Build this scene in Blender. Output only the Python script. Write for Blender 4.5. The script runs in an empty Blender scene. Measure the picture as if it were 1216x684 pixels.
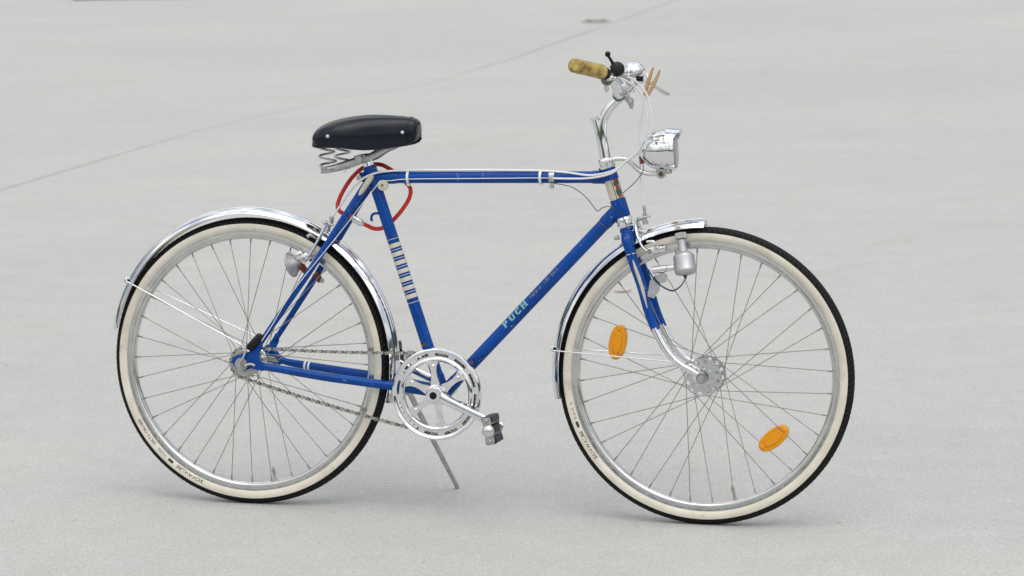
import bpy, math, random
from mathutils import Vector, Matrix, Euler
random.seed(4)
V = Vector
PI = math.pi
sc = bpy.context.scene
COL = sc.collection

# ------------------------------------------------------------------ camera
cam_d = bpy.data.cameras.new('camera')
cam = bpy.data.objects.new('camera', cam_d)
COL.objects.link(cam)
sc.camera = cam
PITCH, ROLL = 0.173176, -0.017230
fw = V((0, math.cos(PITCH), -math.sin(PITCH)))
rt = V((1, 0, 0))
up = rt.cross(fw)
rt2 = rt * math.cos(ROLL) + up * math.sin(ROLL)
up2 = up * math.cos(ROLL) - rt * math.sin(ROLL)
cm = Matrix((rt2, up2, -fw)).transposed().to_4x4()
cm.translation = V((0, -6.4375, 1.6470))
cam.matrix_world = cm
cam_d.sensor_width = 36
cam_d.lens = 95.307
cam_d.clip_start = 0.1
cam_d.clip_end = 2000
cam_d.dof.use_dof = True
cam_d.dof.focus_distance = 6.5
cam_d.dof.aperture_fstop = 6.3

# ------------------------------------------------------------------ world: bright, mostly clouded sky
SUN_EL, SUN_AZ = math.radians(70), math.radians(165)
w = bpy.data.worlds.new('World')
sc.world = w
w.use_nodes = True
nt = w.node_tree
nt.nodes.clear()
out = nt.nodes.new('ShaderNodeOutputWorld')
bg = nt.nodes.new('ShaderNodeBackground')
bg.inputs['Strength'].default_value = 0.10
sky = nt.nodes.new('ShaderNodeTexSky')
sky.sky_type = 'NISHITA'
sky.sun_disc = False
sky.sun_elevation = SUN_EL
sky.sun_rotation = SUN_AZ
sky.dust_density = 2.0
tc = nt.nodes.new('ShaderNodeTexCoord')
cn = nt.nodes.new('ShaderNodeTexNoise')
cn.inputs['Scale'].default_value = 2.6
cn.inputs['Detail'].default_value = 7
cn.inputs['Roughness'].default_value = 0.55
cn.inputs['Distortion'].default_value = 0.4
cr = nt.nodes.new('ShaderNodeValToRGB')
cr.color_ramp.elements[0].position = 0.38
cr.color_ramp.elements[0].color = (0.06, 0.06, 0.06, 1)
cr.color_ramp.elements[1].position = 0.60
cr.color_ramp.elements[1].color = (1, 1, 1, 1)
mx = nt.nodes.new('ShaderNodeMixRGB')
mx.inputs[2].default_value = (10.6, 10.3, 9.9, 1)
L = nt.links.new
L(tc.outputs['Generated'], cn.inputs['Vector'])
L(cn.outputs['Fac'], cr.inputs['Fac'])
L(cr.outputs['Color'], mx.inputs[0])
L(sky.outputs['Color'], mx.inputs[1])
# an overcast sky is about three times as bright overhead as at the horizon
sx = nt.nodes.new('ShaderNodeSeparateXYZ')
L(tc.outputs['Generated'], sx.inputs[0])
mr = nt.nodes.new('ShaderNodeMapRange')
mr.inputs['From Min'].default_value = 0.0
mr.inputs['From Max'].default_value = 1.0
mr.inputs['To Min'].default_value = 0.42
mr.inputs['To Max'].default_value = 1.26
L(sx.outputs['Z'], mr.inputs['Value'])
mg = nt.nodes.new('ShaderNodeMixRGB')
mg.blend_type = 'MULTIPLY'
mg.inputs[0].default_value = 1
L(mx.outputs[0], mg.inputs[1])
L(mr.outputs[0], mg.inputs[2])
L(mg.outputs[0], bg.inputs['Color'])
L(bg.outputs[0], out.inputs[0])

# ------------------------------------------------------------------ sun (veiled by cloud)
sun_d = bpy.data.lights.new('sun', 'SUN')
sun_d.energy = 0.6
sun_d.angle = math.radians(55)
sun_d.color = (1.0, 0.96, 0.9)
sun = bpy.data.objects.new('sun', sun_d)
COL.objects.link(sun)
sd = V((math.sin(SUN_AZ) * math.cos(SUN_EL), math.cos(SUN_AZ) * math.cos(SUN_EL), math.sin(SUN_EL)))
sun.rotation_euler = sd.to_track_quat('Z', 'Y').to_euler()

sc.view_settings.view_transform = 'Standard'
sc.view_settings.look = 'None'
sc.view_settings.gamma = 1
sc.view_settings.exposure = 0.63
sc.render.engine = 'CYCLES'
sc.render.resolution_x, sc.render.resolution_y = 1024, 576

# ------------------------------------------------------------------ materials
def newmat(name):
    m = bpy.data.materials.new(name)
    m.use_nodes = True
    return m, m.node_tree, m.node_tree.nodes['Principled BSDF']

def setp(p, **k):
    names = dict(color='Base Color', rough='Roughness', metal='Metallic', coat='Coat Weight', coatr='Coat Roughness',
                 spec='Specular IOR Level', trans='Transmission Weight', ior='IOR', sss='Subsurface Weight')
    for a, v in k.items():
        i = p.inputs[names[a]]
        i.default_value = (*v, 1) if a == 'color' else v

def noise(t, scale, detail=4, rough=.55, vec=None, dist=0):
    n = t.nodes.new('ShaderNodeTexNoise')
    n.inputs['Scale'].default_value = scale
    n.inputs['Detail'].default_value = detail
    n.inputs['Roughness'].default_value = rough
    n.inputs['Distortion'].default_value = dist
    if vec: t.links.new(vec, n.inputs['Vector'])
    return n

def ramp(t, fac, stops):
    r = t.nodes.new('ShaderNodeValToRGB')
    e = r.color_ramp.elements
    while len(e) < len(stops): e.new(0.5)
    for i, (p, c) in enumerate(stops):
        e[i].position = p
        e[i].color = (*c, 1) if len(c) == 3 else c
    t.links.new(fac, r.inputs['Fac'])
    return r

def mixc(t, fac, a, b, mode='MIX'):
    m = t.nodes.new('ShaderNodeMixRGB')
    m.blend_type = mode
    for i, x in ((0, fac), (1, a), (2, b)):
        if hasattr(x, 'is_output') or hasattr(x, 'links'): t.links.new(x, m.inputs[i])
        elif i == 0: m.inputs[0].default_value = x
        else: m.inputs[i].default_value = (*x, 1)
    return m.outputs[0]

def objco(t):
    return t.nodes.new('ShaderNodeTexCoord').outputs['Object']

def bump(t, p, h, strength=.3, dist=.001):
    b = t.nodes.new('ShaderNodeBump')
    b.inputs['Strength'].default_value = strength
    b.inputs['Distance'].default_value = dist
    t.links.new(h, b.inputs['Height'])
    t.links.new(b.outputs[0], p.inputs['Normal'])

def simple(name, color, rough=.5, metal=0, var=.15, vscale=60, rvar=.1, coat=0, bstr=0, **k):
    m, t, p = newmat(name)
    co = objco(t)
    n = noise(t, vscale, 5, .6, co)
    c2 = tuple(max(0, x * (1 - var)) for x in color)
    c3 = tuple(min(1, x * (1 + var)) for x in color)
    r = ramp(t, n.outputs['Fac'], [(.3, c2), (.7, c3)])
    t.links.new(r.outputs[0], p.inputs['Base Color'])
    n2 = noise(t, vscale * 2.7, 5, .65, co)
    r2 = ramp(t, n2.outputs['Fac'], [(.3, (max(0, rough - rvar),) * 3), (.72, (min(1, rough + rvar),) * 3)])
    t.links.new(r2.outputs[0], p.inputs['Roughness'])
    setp(p, metal=metal, coat=coat, **k)
    if bstr: bump(t, p, n2.outputs['Fac'], bstr, .0005)
    return m

def paint(name, color):
    m, t, p = newmat(name)
    co = objco(t)
    n = noise(t, 9, 4, .5, co)
    base = ramp(t, n.outputs['Fac'], [(.3, tuple(c * .82 for c in color)), (.7, tuple(min(1, c * 1.15) for c in color))]).outputs[0]
    s = noise(t, 210, 3, .6, co)
    s2 = noise(t, 34, 3, .6, co)
    a = ramp(t, s.outputs['Fac'], [(.635, (0, 0, 0)), (.665, (1, 1, 1))]).outputs[0]
    b = ramp(t, s2.outputs['Fac'], [(.5, (0, 0, 0)), (.6, (1, 1, 1))]).outputs[0]
    chip = mixc(t, 1.0, a, b, 'MULTIPLY')
    tone = ramp(t, noise(t, 60, 2, .5, co).outputs['Fac'], [(.42, (.20, .12, .06)), (.52, (.42, .46, .5))]).outputs[0]
    t.links.new(mixc(t, chip, base, tone), p.inputs['Base Color'])
    rr = ramp(t, noise(t, 120, 4, .6, co).outputs['Fac'], [(.3, (.08, .08, .08)), (.75, (.22, .22, .22))]).outputs[0]
    t.links.new(rr, p.inputs['Roughness'])
    setp(p, spec=.24)
    return m

M = {}
M['blue'] = paint('blue_enamel', (.0004, .055, .285))
M['chrome'] = simple('chrome', (.80, .81, .82), .09, 1, .06, 40, .05)
M['alu'] = simple('polished_alloy', (.72, .73, .73), .24, 1, .08, 50, .08)
M['rim'] = simple('plated_rim', (.66, .66, .65), .22, 1, .1, 30, .08)
M['steel'] = simple('dull_steel', (.50, .50, .49), .42, 1, .2, 90, .1)
M['zinc'] = simple('dynamo_casting', (.47, .48, .49), .45, .75, .08, 120, .1, bstr=.1)
M['spoke'] = simple('spoke_steel', (.36, .35, .33), .4, .9, .2, 50, .1)
M['rust'] = simple('rusty_steel', (.16, .085, .04), .8, .1, .4, 150, .1)
M['chain'] = simple('oily_chain', (.46, .45, .43), .4, .8, .3, 200, .15)
M['darkchain'] = simple('chain_inner_links', (.13, .125, .12), .5, .6, .3, 200, .15)
M['tread'] = simple('tread_rubber', (.0045, .0047, .0055), .6, 0, .3, 90, .12, bstr=.2, spec=.25)
M['rubber'] = simple('black_rubber', (.005, .0052, .006), .45, 0, .3, 90, .1, spec=.3)
M['vinyl'] = simple('saddle_vinyl', (.003, .007, .014), .24, 0, .25, 18, .04, bstr=.03, spec=.3)
M['plastic'] = simple('black_plastic', (.004, .004, .005), .35, 0, .2, 80, .1, spec=.3)
M['cream'] = simple('cream_enamel', (.56, .53, .42), .4, 0, .1, 30, .1, coat=.2)
M['white'] = simple('white_sleeve', (.78, .79, .78), .38, 0, .04, 30, .05)
M['red'] = simple('red_sleeve', (.58, .018, .010), .3, 0, .12, 30, .08)
M['wood'] = simple('peg_wood', (.50, .31, .14), .6, 0, .25, 120, .1)
M['brown'] = simple('brake_block', (.16, .035, .018), .6, 0, .25, 90, .1)
M['aqua'] = simple('aqua_transfer', (.20, .46, .43), .5, 0, .25, 300, .1)
M['gold'] = simple('worn_gold_transfer', (.22, .20, .16), .6, 0, .3, 300, .1)
M['print'] = simple('black_print', (.03, .03, .03), .6, 0, .2, 300, .1)
M['greyprint'] = simple('grey_print', (.32, .32, .31), .6, 0, .2, 300, .1)
M['badge_red'] = simple('badge_red', (.35, .02, .015), .5, 0, .3, 300, .1)
M['badge_green'] = simple('badge_green', (.03, .10, .05), .5, 0, .3, 300, .1)
M['wire'] = simple('dark_wire', (.03, .03, .035), .5, 0, .1, 30, .1)
M['bluewire'] = simple('blue_wire', (.02, .06, .16), .5, 0, .4, 500, .1)
M['pedal_rubber'] = simple('pedal_rubber', (.007, .014, .028), .4, 0, .3, 60, .1)
M['twig'] = simple('dry_leaf', (.30, .19, .11), .8, 0, .3, 200, .1)
M['darkfleck'] = simple('dark_leaf', (.30, .28, .24), .85, 0, .3, 200, .1)
M['car_shade'] = simple('dark_car_shade', (.06, .065, .075), .8, 0, .3, 20, .1)  # shade under a parked car, put into the colour
M['iron'] = simple('cast_iron', (.24, .24, .22), .8, .1, .3, 60, .1)
M['sealant'] = simple('joint_sand', (.30, .28, .24), .95, 0, .3, 20, .03)

m, t, p = newmat('whitewall_rubber')            # whitewall with scuffs
co = objco(t)
n = noise(t, 14, 6, .65, co)
a = ramp(t, n.outputs['Fac'], [(.30, (.60, .56, .45)), (.62, (.74, .71, .61))]).outputs[0]
n2 = noise(t, 38, 3, .5, co)
st = ramp(t, n2.outputs['Fac'], [(.66, (0, 0, 0)), (.76, (.55, .55, .55))]).outputs[0]
t.links.new(mixc(t, st, a, (.42, .33, .2)), p.inputs['Base Color'])
setp(p, rough=.55)
M['whitewall'] = m

m, t, p = newmat('amber_grip_gel')              # aged clear-yellow grip
co = objco(t)
n = noise(t, 55, 5, .6, co)
a = ramp(t, n.outputs['Fac'], [(.36, (.34, .20, .02)), (.62, (.82, .63, .20))]).outputs[0]
t.links.new(a, p.inputs['Base Color'])
setp(p, rough=.2, trans=.5, ior=1.4)
bump(t, p, n.outputs['Fac'], .7, .004)
M['grip'] = m

m, t, p = newmat('orange_reflector')
co = objco(t)
vz = t.nodes.new('ShaderNodeTexVoronoi')
vz.inputs['Scale'].default_value = 420
t.links.new(co, vz.inputs['Vector'])
a = ramp(t, vz.outputs['Distance'], [(.0, (.90, .40, .010)), (.7, (.72, .27, .004))]).outputs[0]
t.links.new(a, p.inputs['Base Color'])
setp(p, rough=.2, spec=.35)
bump(t, p, vz.outputs['Distance'], .6, .001)
M['orange'] = m

m, t, p = newmat('lamp_glass')
setp(p, color=(.93, .94, .92), rough=.12, trans=.75, ior=1.45)
wv = t.nodes.new('ShaderNodeTexWave')
wv.inputs['Scale'].default_value = 60
wv.bands_direction = 'Y'
t.links.new(objco(t), wv.inputs['Vector'])
bump(t, p, wv.outputs['Fac'], .4, .001)
M['glass'] = m

m, t, p = newmat('concrete')                    # pale power-floated concrete
co = objco(t)
mp = t.nodes.new('ShaderNodeMapping')
mp.inputs['Scale'].default_value = (.55, 1.0, 1)
mp.inputs['Rotation'].default_value = (0, 0, .12)
t.links.new(co, mp.inputs['Vector'])
big = ramp(t, noise(t, .55, 6, .6, mp.outputs[0], .6).outputs['Fac'], [(.3, (.428, .438, .426)), (.7, (.472, .474, .457))]).outputs[0]
mid = ramp(t, noise(t, 5.5, 6, .65, mp.outputs[0], .3).outputs['Fac'], [(.28, (.965, .965, .965)), (.72, (1.03, 1.03, 1.027))]).outputs[0]
fin = ramp(t, noise(t, 190, 5, .8, co).outputs['Fac'], [(.30, (.62, .62, .61)), (.70, (1.30, 1.30, 1.29))]).outputs[0]
st = noise(t, 1.3, 5, .6, mp.outputs[0], 1.5)
stn = ramp(t, st.outputs['Fac'], [(.58, (1, 1, 1)), (.76, (.93, .92, .895))]).outputs[0]
c = mixc(t, 1, big, mid, 'MULTIPLY')
c = mixc(t, 1, c, fin, 'MULTIPLY')
c = mixc(t, 1, c, stn, 'MULTIPLY')
c = mixc(t, 1, c, ramp(t, noise(t, 62, 4, .7, co).outputs['Fac'], [(.3, (.90, .90, .89)), (.7, (1.07, 1.07, 1.07))]).outputs[0], 'MULTIPLY')
c = mixc(t, 1, c, ramp(t, noise(t, 9, 5, .7, co).outputs['Fac'], [(.3, (.955, .955, .95)), (.7, (1.03, 1.03, 1.03))]).outputs[0], 'MULTIPLY')
c = mixc(t, 1, c, ramp(t, noise(t, 110, 2, .5, co).outputs['Fac'], [(.70, (1, 1, 1)), (.76, (.62, .61, .58))]).outputs[0], 'MULTIPLY')
sp = ramp(t, noise(t, 26, 2, .4, co).outputs['Fac'], [(.745, (1, 1, 1)), (.775, (.74, .73, .70))]).outputs[0]
c = mixc(t, 1, c, sp, 'MULTIPLY')
t.links.new(c, p.inputs['Base Color'])
setp(p, rough=.82)
bump(t, p, noise(t, 320, 4, .7, co).outputs['Fac'], .25, .001)
M['concrete'] = m

# ------------------------------------------------------------------ mesh helpers (millimetres in, metres out)
def catmull(P, n=8, closed=False):
    P = [V(q) for q in P]
    N = len(P)
    if N < 3: return P
    o = []
    rng = range(N) if closed else range(N - 1)
    for i in rng:
        if closed: a, b, c, d = P[i - 1], P[i], P[(i + 1) % N], P[(i + 2) % N]
        else: a, b, c, d = P[max(i - 1, 0)], P[i], P[i + 1], P[min(i + 2, N - 1)]
        for k in range(n):
            s = k / n
            o.append(.5 * ((2 * b) + (c - a) * s + (2 * a - 5 * b + 4 * c - d) * s * s + (3 * b - a - 3 * c + d) * s ** 3))
    if not closed: o.append(P[-1])
    return o

def frame_of(axis):
    a = V(axis).normalized()
    h = V((0, 0, 1)) if abs(a.z) < .9 else V((1, 0, 0))
    u = h.cross(a).normalized()
    return a, u, a.cross(u)

class B:
    def __init__(s):
        s.v, s.f, s.m, s.mi = [], [], [], 0
    def face(s, *i):
        s.f.append(tuple(i)); s.m.append(s.mi)
    def add(s, pts):
        n = len(s.v); s.v += [tuple(q) for q in pts]; return n
    def bridge(s, a, b, n, closed=True):
        for i in range(n if closed else n - 1):
            j = (i + 1) % n
            s.face(a + i, a + j, b + j, b + i)
    def tube(s, P, r, seg=14, closed=False, cap=True, flat=None, upv=None):
        """sweep a circle (or an ellipse: flat=(ru,rv)) along P; r number or list"""
        P = [V(q) for q in P]
        N = len(P)
        R = r if isinstance(r, (list, tuple)) else [r] * N
        if len(R) != N:
            R = [R[0] + (R[-1] - R[0]) * i / (N - 1) for i in range(N)] if len(R) == 2 else \
                [R[min(int(i / (N - 1) * (len(R) - 1)), len(R) - 2)] * (1 - (i / (N - 1) * (len(R) - 1) - min(int(i / (N - 1) * (len(R) - 1)), len(R) - 2))) +
                 R[min(int(i / (N - 1) * (len(R) - 1)), len(R) - 2) + 1] * (i / (N - 1) * (len(R) - 1) - min(int(i / (N - 1) * (len(R) - 1)), len(R) - 2)) for i in range(N)]
        u = None
        rings = []
        for i in range(N):
            d = (P[(i + 1) % N] - P[i - 1]) if closed else (P[min(i + 1, N - 1)] - P[max(i - 1, 0)])
            d.normalize()
            if upv is not None:
                u = V(upv); u = (u - d * u.dot(d)).normalized()
            elif u is None:
                _, u, _ = frame_of(d)
            else:
                u = (u - d * u.dot(d)).normalized()
            wv = d.cross(u)
            fu, fv = flat if flat else (1, 1)
            rings.append(s.add([P[i] + u * (math.cos(a) * R[i] * fu) + wv * (math.sin(a) * R[i] * fv) for a in [2 * PI * k / seg for k in range(seg)]]))
        for i in range(N - 1): s.bridge(rings[i], rings[i + 1], seg)
        if closed: s.bridge(rings[-1], rings[0], seg)
        elif cap:
            s.face(*[rings[0] + k for k in range(seg)][::-1])
            s.face(*[rings[-1] + k for k in range(seg)])
        return s
    def lathe(s, O, axis, prof, seg=28, closed=False):
        """prof: list of (distance along axis, radius)"""
        O = V(O); a, u, wv = frame_of(axis)
        rings = []
        for (d, r) in prof:
            r = max(r, .01)
            rings.append(s.add([O + a * d + u * (r * math.cos(2 * PI * k / seg)) + wv * (r * math.sin(2 * PI * k / seg)) for k in range(seg)]))
        for i in range(len(rings) - 1): s.bridge(rings[i], rings[i + 1], seg)
        if closed: s.bridge(rings[-1], rings[0], seg)
        else:
            s.face(*[rings[0] + k for k in range(seg)][::-1])
            s.face(*[rings[-1] + k for k in range(seg)])
        return s
    def box(s, c, ax, ay, az, bev=0):
        c, ax, ay, az = V(c), V(ax), V(ay), V(az)      # half axes
        if not bev:
            n = s.add([c + ax * i + ay * j + az * k for i in (-1, 1) for j in (-1, 1) for k in (-1, 1)])
            for q in ((0, 1, 3, 2), (4, 6, 7, 5), (0, 4, 5, 1), (2, 3, 7, 6), (0, 2, 6, 4), (1, 5, 7, 3)): s.face(*[n + x for x in q])
            return s
        la, lb = ax.length, ay.length
        pts = []
        for sx, sy in ((1, 1), (-1, 1), (-1, -1), (1, -1)):
            for k in range(4):
                a = (0 if (sx, sy) == (1, 1) else PI / 2 if (sx, sy) == (-1, 1) else PI if (sx, sy) == (-1, -1) else 1.5 * PI) + k / 3 * PI / 2
                pts.append((sx * (la - bev) + bev * math.cos(a), sy * (lb - bev) + bev * math.sin(a)))
        return s.prism(pts, c - az, ax.normalized(), ay.normalized(), az * 2, az.length and min(bev, az.length) * .5)
    def prism(s, pts, O, u, wv, ext, chamfer=0):
        """extrude a 2-D outline (in axes u,w at O) by the vector ext; optional chamfered rims"""
        O, u, wv, ext = V(O), V(u), V(wv), V(ext)
        n = len(pts)
        cx = sum(q[0] for q in pts) / n; cy = sum(q[1] for q in pts) / n
        def ring(e, sh):
            o = []
            for (x, y) in pts:
                dx, dy = x - cx, y - cy
                l = math.hypot(dx, dy) or 1
                x, y = x - dx / l * sh, y - dy / l * sh
                o.append(O + u * x + wv * y + e)
            return s.add(o)
        if chamfer:
            e = ext.normalized() * chamfer
            rs = [ring(V((0, 0, 0)), chamfer), ring(e, 0), ring(ext - e, 0), ring(ext, chamfer)]
        else:
            rs = [ring(V((0, 0, 0)), 0), ring(ext, 0)]
        for a, b in zip(rs, rs[1:]): s.bridge(a, b, n)
        s.face(*[rs[0] + k for k in range(n)][::-1])
        s.face(*[rs[-1] + k for k in range(n)])
        return s
    def ball(s, c, r, seg=14, sq=(1, 1, 1)):
        c = V(c); rings = []
        H = seg // 2
        for i in range(1, H):
            th = PI * i / H
            rings.append(s.add([c + V((r * sq[0] * math.sin(th) * math.cos(2 * PI * k / seg), r * sq[1] * math.sin(th) * math.sin(2 * PI * k / seg), r * sq[2] * math.cos(th))) for k in range(seg)]))
        for a, b in zip(rings, rings[1:]): s.bridge(a, b, seg)
        t = s.add([c + V((0, 0, r * sq[2])), c - V((0, 0, r * sq[2]))])
        for k in range(seg):
            s.face(t, rings[0] + (k + 1) % seg, rings[0] + k)
            s.face(t + 1, rings[-1] + k, rings[-1] + (k + 1) % seg)
        return s
    def sweep_arc(s, cx, cz, prof, a0, a1, n, closed_prof=True, cap=True):
        """sweep a profile [(r, y)] about the Y axis through (cx, cz) from angle a0 to a1 (degrees, X to Z)"""
        full = abs(abs(a1 - a0) - 360) < 1e-6
        rings = []
        cnt = n if full else n + 1
        k = len(prof(0) if callable(prof) else prof)
        for i in range(cnt):
            a = math.radians(a0 + (a1 - a0) * i / n)
            pr = prof(i) if callable(prof) else prof
            rings.append(s.add([(cx + r * math.cos(a), y, cz + r * math.sin(a)) for (r, y) in pr]))
        for i in range(cnt if full else cnt - 1):
            s.bridge(rings[i], rings[(i + 1) % cnt], k, closed_prof)
        if cap and not full and closed_prof:
            s.face(*[rings[0] + q for q in range(k)][::-1]); s.face(*[rings[-1] + q for q in range(k)])
        return s
    def mesh(s, name, mats, ang=38):
        me = bpy.data.meshes.new(name)
        me.from_pydata([(x * .001, y * .001, z * .001) for (x, y, z) in s.v], [], s.f)
        for mt in (mats if isinstance(mats, (list, tuple)) else [mats]): me.materials.append(M[mt])
        me.polygons.foreach_set('material_index', s.m)
        me.polygons.foreach_set('use_smooth', [True] * len(s.f))
        me.update()
        import bmesh
        bm = bmesh.new(); bm.from_mesh(me)
        bmesh.ops.recalc_face_normals(bm, faces=bm.faces)
        bm.to_mesh(me); bm.free()
        me.set_sharp_from_angle(angle=math.radians(ang))
        return me
    def obj(s, name, mats, parent=None, ang=38):
        o = bpy.data.objects.new(name, s.mesh(name, mats, ang))
        COL.objects.link(o)
        if parent: o.parent = parent
        return o

def link(name, me, parent, mat=None):
    o = bpy.data.objects.new(name, me)
    COL.objects.link(o)
    o.parent = parent
    if mat is not None: o.matrix_local = mat
    return o

def tag(o, label=None, cat=None, group=None, kind=None):
    for k, v in (('label', label), ('category', cat), ('group', group), ('kind', kind)):
        if v: o[k] = v
    return o

def tubeobj(name, P, r, mat, parent, seg=12, smooth=6, **k):
    P2 = catmull(P, smooth) if smooth and len(P) > 2 else P
    return B().tube(P2, r, seg, **k).obj(name, mat, parent)

# ------------------------------------------------------------------ ground: concrete with one wandering joint
J = [(-9, -150), (-3.2, -1.5), (-2.62, 4.6), (-2.412, 5.472), (-2.32, 5.788), (-2.015, 6.842), (-1.672, 8.054), (-1.334, 8.874), (-0.95, 9.692), (-0.54, 10.281),
     (0.027, 12.041), (0.626, 14.31), (1.496, 17.61), (1.867, 18.907), (4.5, 28), (42, 150)]
g = B()
HW = 6.0
ra, rb, rc, rd, re_, rf_ = [], [], [], [], [], []
for (x, y) in J:
    HW = 5.5 if y < 7.5 else 3.0 if y < 10.5 else 6.0 if y < 20 else 7
    x *= 1000; y *= 1000
    n = g.add([(-170000, y, 0), (x - HW, y, 0), (x - HW, y, -6), (x + HW, y, -6), (x + HW, y, 0), (170000, y, 0)])
    ra.append(n)
for a, b in zip(ra, ra[1:]):
    for k in range(5):
        g.mi = 1 if k == 2 else 0
        g.face(a + k, a + k + 1, b + k + 1, b + k)
tag(g.obj('ground', ['concrete', 'sealant']), 'pale grey concrete yard with one thin joint', kind='structure')

# ------------------------------------------------------------------ the bicycle
bike = bpy.data.objects.new('bicycle', None)
COL.objects.link(bike)
bike.location = (-0.643568, 0, 0.0008)
bike.rotation_euler = (-0.0801777, 0, -0.2467871)
bike.empty_display_size = .2
tag(bike, 'blue vintage city bicycle with whitewall tyres and chrome mudguards, leaning on its kickstand', 'bicycle')

WB, R0 = 1117.1, 348.0
def head(z, y=0): return V((880.0 + (835.6 - z) * .332, y, z))
def seat(z, y=0): return V((482 - (z - 290) * .339, y, z))
HA = (head(900) - head(800)).normalized()
SA = (seat(900) - seat(800)).normalized()

def ringband(P, axis, r, h, seg=28, t=.5):
    b = B(); P = V(P); a = V(axis).normalized()
    b.lathe(P - a * h / 2, a, [(0, r), (.2, r + t), (h - .2, r + t), (h, r)], seg)
    return b

# --- frame: lugs and bottom bracket shell are the frame's own mesh, tubes are its pieces
fr = B()
fr.lathe((482, -36, 290), (0, 1, 0), [(0, 15), (0, 19.5), (2, 20.5), (70, 20.5), (72, 19.5), (72, 15)], 32)
frame = fr.obj('frame', 'blue', bike)
def lug(P0, P1, r, r2=None):
    P0, P1 = V(P0), V(P1)
    L_ = (P1 - P0).length
    B().lathe(P0, P1 - P0, [(0, r), (L_ * .85, r2 or r), (L_, (r2 or r) - 1.4)], 24).obj('lug', 'blue', frame)
TT0, TT1 = V((309, 0, 799)), head(808.5)
DT0, DT1 = V((487, 0, 287)), head(738.0)
td = (TT1 - TT0).normalized(); dd = (DT1 - DT0).normalized()
lug(TT0, TT0 + td * 62, 15.8)
lug(TT1, TT1 - td * 44, 15.8)
lug(DT1, DT1 - dd * 56, 16.6)
lug(DT0, DT0 + dd * 48, 16.2)
lug(seat(778), seat(826), 16.4)
lug(seat(290), seat(332), 16.2)
lug(head(802), head(829), 18.8)
lug(head(757), head(714), 18.8)
B().box(seat(800) + V((-22, 0, 0)), (7, 0, 0), (0, 17, 0), (0, 0, 11), 3).obj('seat_bolt_ear', 'blue', frame)
def ftube(name, a, b, r, mat='blue', seg=28):
    a, b = V(a), V(b)
    return B().lathe(a, b - a, [(0, r), ((b - a).length, r)], seg).obj(name, mat, frame)
ftube('top_tube', TT0, TT1, 14.1)
ftube('down_tube', DT0, DT1, 14.9)
ftube('seat_tube', seat(290), seat(822), 14.4)
ftube('head_tube', head(712), head(828), 17.3, 'cream')
# rusty seams where the tubes leave the lugs
for (P, d, r) in ((TT0 + td * 62, td, 14.4), (TT1 - td * 44, td, 14.4), (DT1 - dd * 56, dd, 15.2), (DT0 + dd * 48, dd, 15.2), (seat(332), SA, 14.7), (seat(778), SA, 14.7)):
    ringband(P, d, r, 1.1, 28, .3).obj('lug_seam', 'rust', frame)
# rust patches low on the tubes, just above the chainwheel
def patch(name, A, axis, r, pts_st, mat, parent, ref):
    """thin polygon wrapped on a tube: pts (s along axis, t along girth); ref = direction of t=0"""
    a = V(axis).normalized(); A = V(A)
    u = V(ref); u = (u - a * u.dot(a)).normalized(); wv = a.cross(u)
    b = B()
    for quad in pts_st:
        (s0, s1, t0, t1) = quad
        n = 4
        ids = []
        for i in range(n + 1):
            tt = t0 + (t1 - t0) * i / n
            an = tt / r
            nrm = u * math.cos(an) + wv * math.sin(an)
            ids.append((b.add([A + a * s0 + nrm * (r + .5)]), b.add([A + a * s1 + nrm * (r + .5)]), b.add([A + a * s0 + nrm * (r - .5)]), b.add([A + a * s1 + nrm * (r - .5)])))
        for i in range(n):
            p0, p1 = ids[i], ids[i + 1]
            b.face(p0[0], p0[1], p1[1], p1[0])
            b.face(p0[0], p1[0], p1[2], p0[2]); b.face(p0[1], p0[3], p1[3], p1[1])
        b.face(ids[0][0], ids[0][2], ids[0][3], ids[0][1]); b.face(ids[-1][0], ids[-1][1], ids[-1][3], ids[-1][2])
    return b.obj(name, mat, parent)
NEAR = V((-.15, -1, .12))
patch('rust_patch', DT0, dd, 14.9, [(98, 108, -3, 5), (100, 106, 5, 8)], 'rust', frame, NEAR)
patch('rust_patch', seat(290), SA, 14.4, [(118, 123, -9, 3), (116, 119, -6, 1)], 'rust', frame, NEAR)
# cream bands on the seat tube
bm_ = ringband((0, 0, 0), SA, 14.5, 10.2, 28, .35).mesh('stripe_band', 'cream')
for k in range(7):
    z = 637.5 - k * 20.1
    link('stripe_band', bm_, frame, Matrix.Translation(seat(z) * .001))
thin = ringband((0, 0, 0), SA, 14.5, 1.5, 28, .3).mesh('pinstripe', 'cream')
for z in [652.5] + [637.5 - 20.1 * (k + .5) for k in range(6)] + [502]:
    link('pinstripe', thin, frame, Matrix.Translation(seat(z) * .001))
# head tube: blue rings below the badge, badge on the front
for z, h in ((742, 7), (730, 7)): ringband(head(z), HA, 17.4, h, 28, .6).obj('stripe_band', 'blue', frame)
BR = V((.62, -.78, 0))
patch('head_badge', head(757), HA, 17.4, [(1, 60, -9, -7.6), (1, 60, 7.6, 9), (58.5, 60, -9, 9), (0, 1.5, -9, 9)], 'print', frame, BR)
patch('head_badge', head(757), HA, 17.5, [(40, 56, -4, 6), (22, 32, -3, 5), (3, 9, -3, 5)], 'badge_red', frame, BR)
patch('head_badge', head(757), HA, 17.6, [(32, 40, -6, 4), (9, 22, -5, 7), (34, 50, 3, 7)], 'badge_green', frame, BR)
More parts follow.
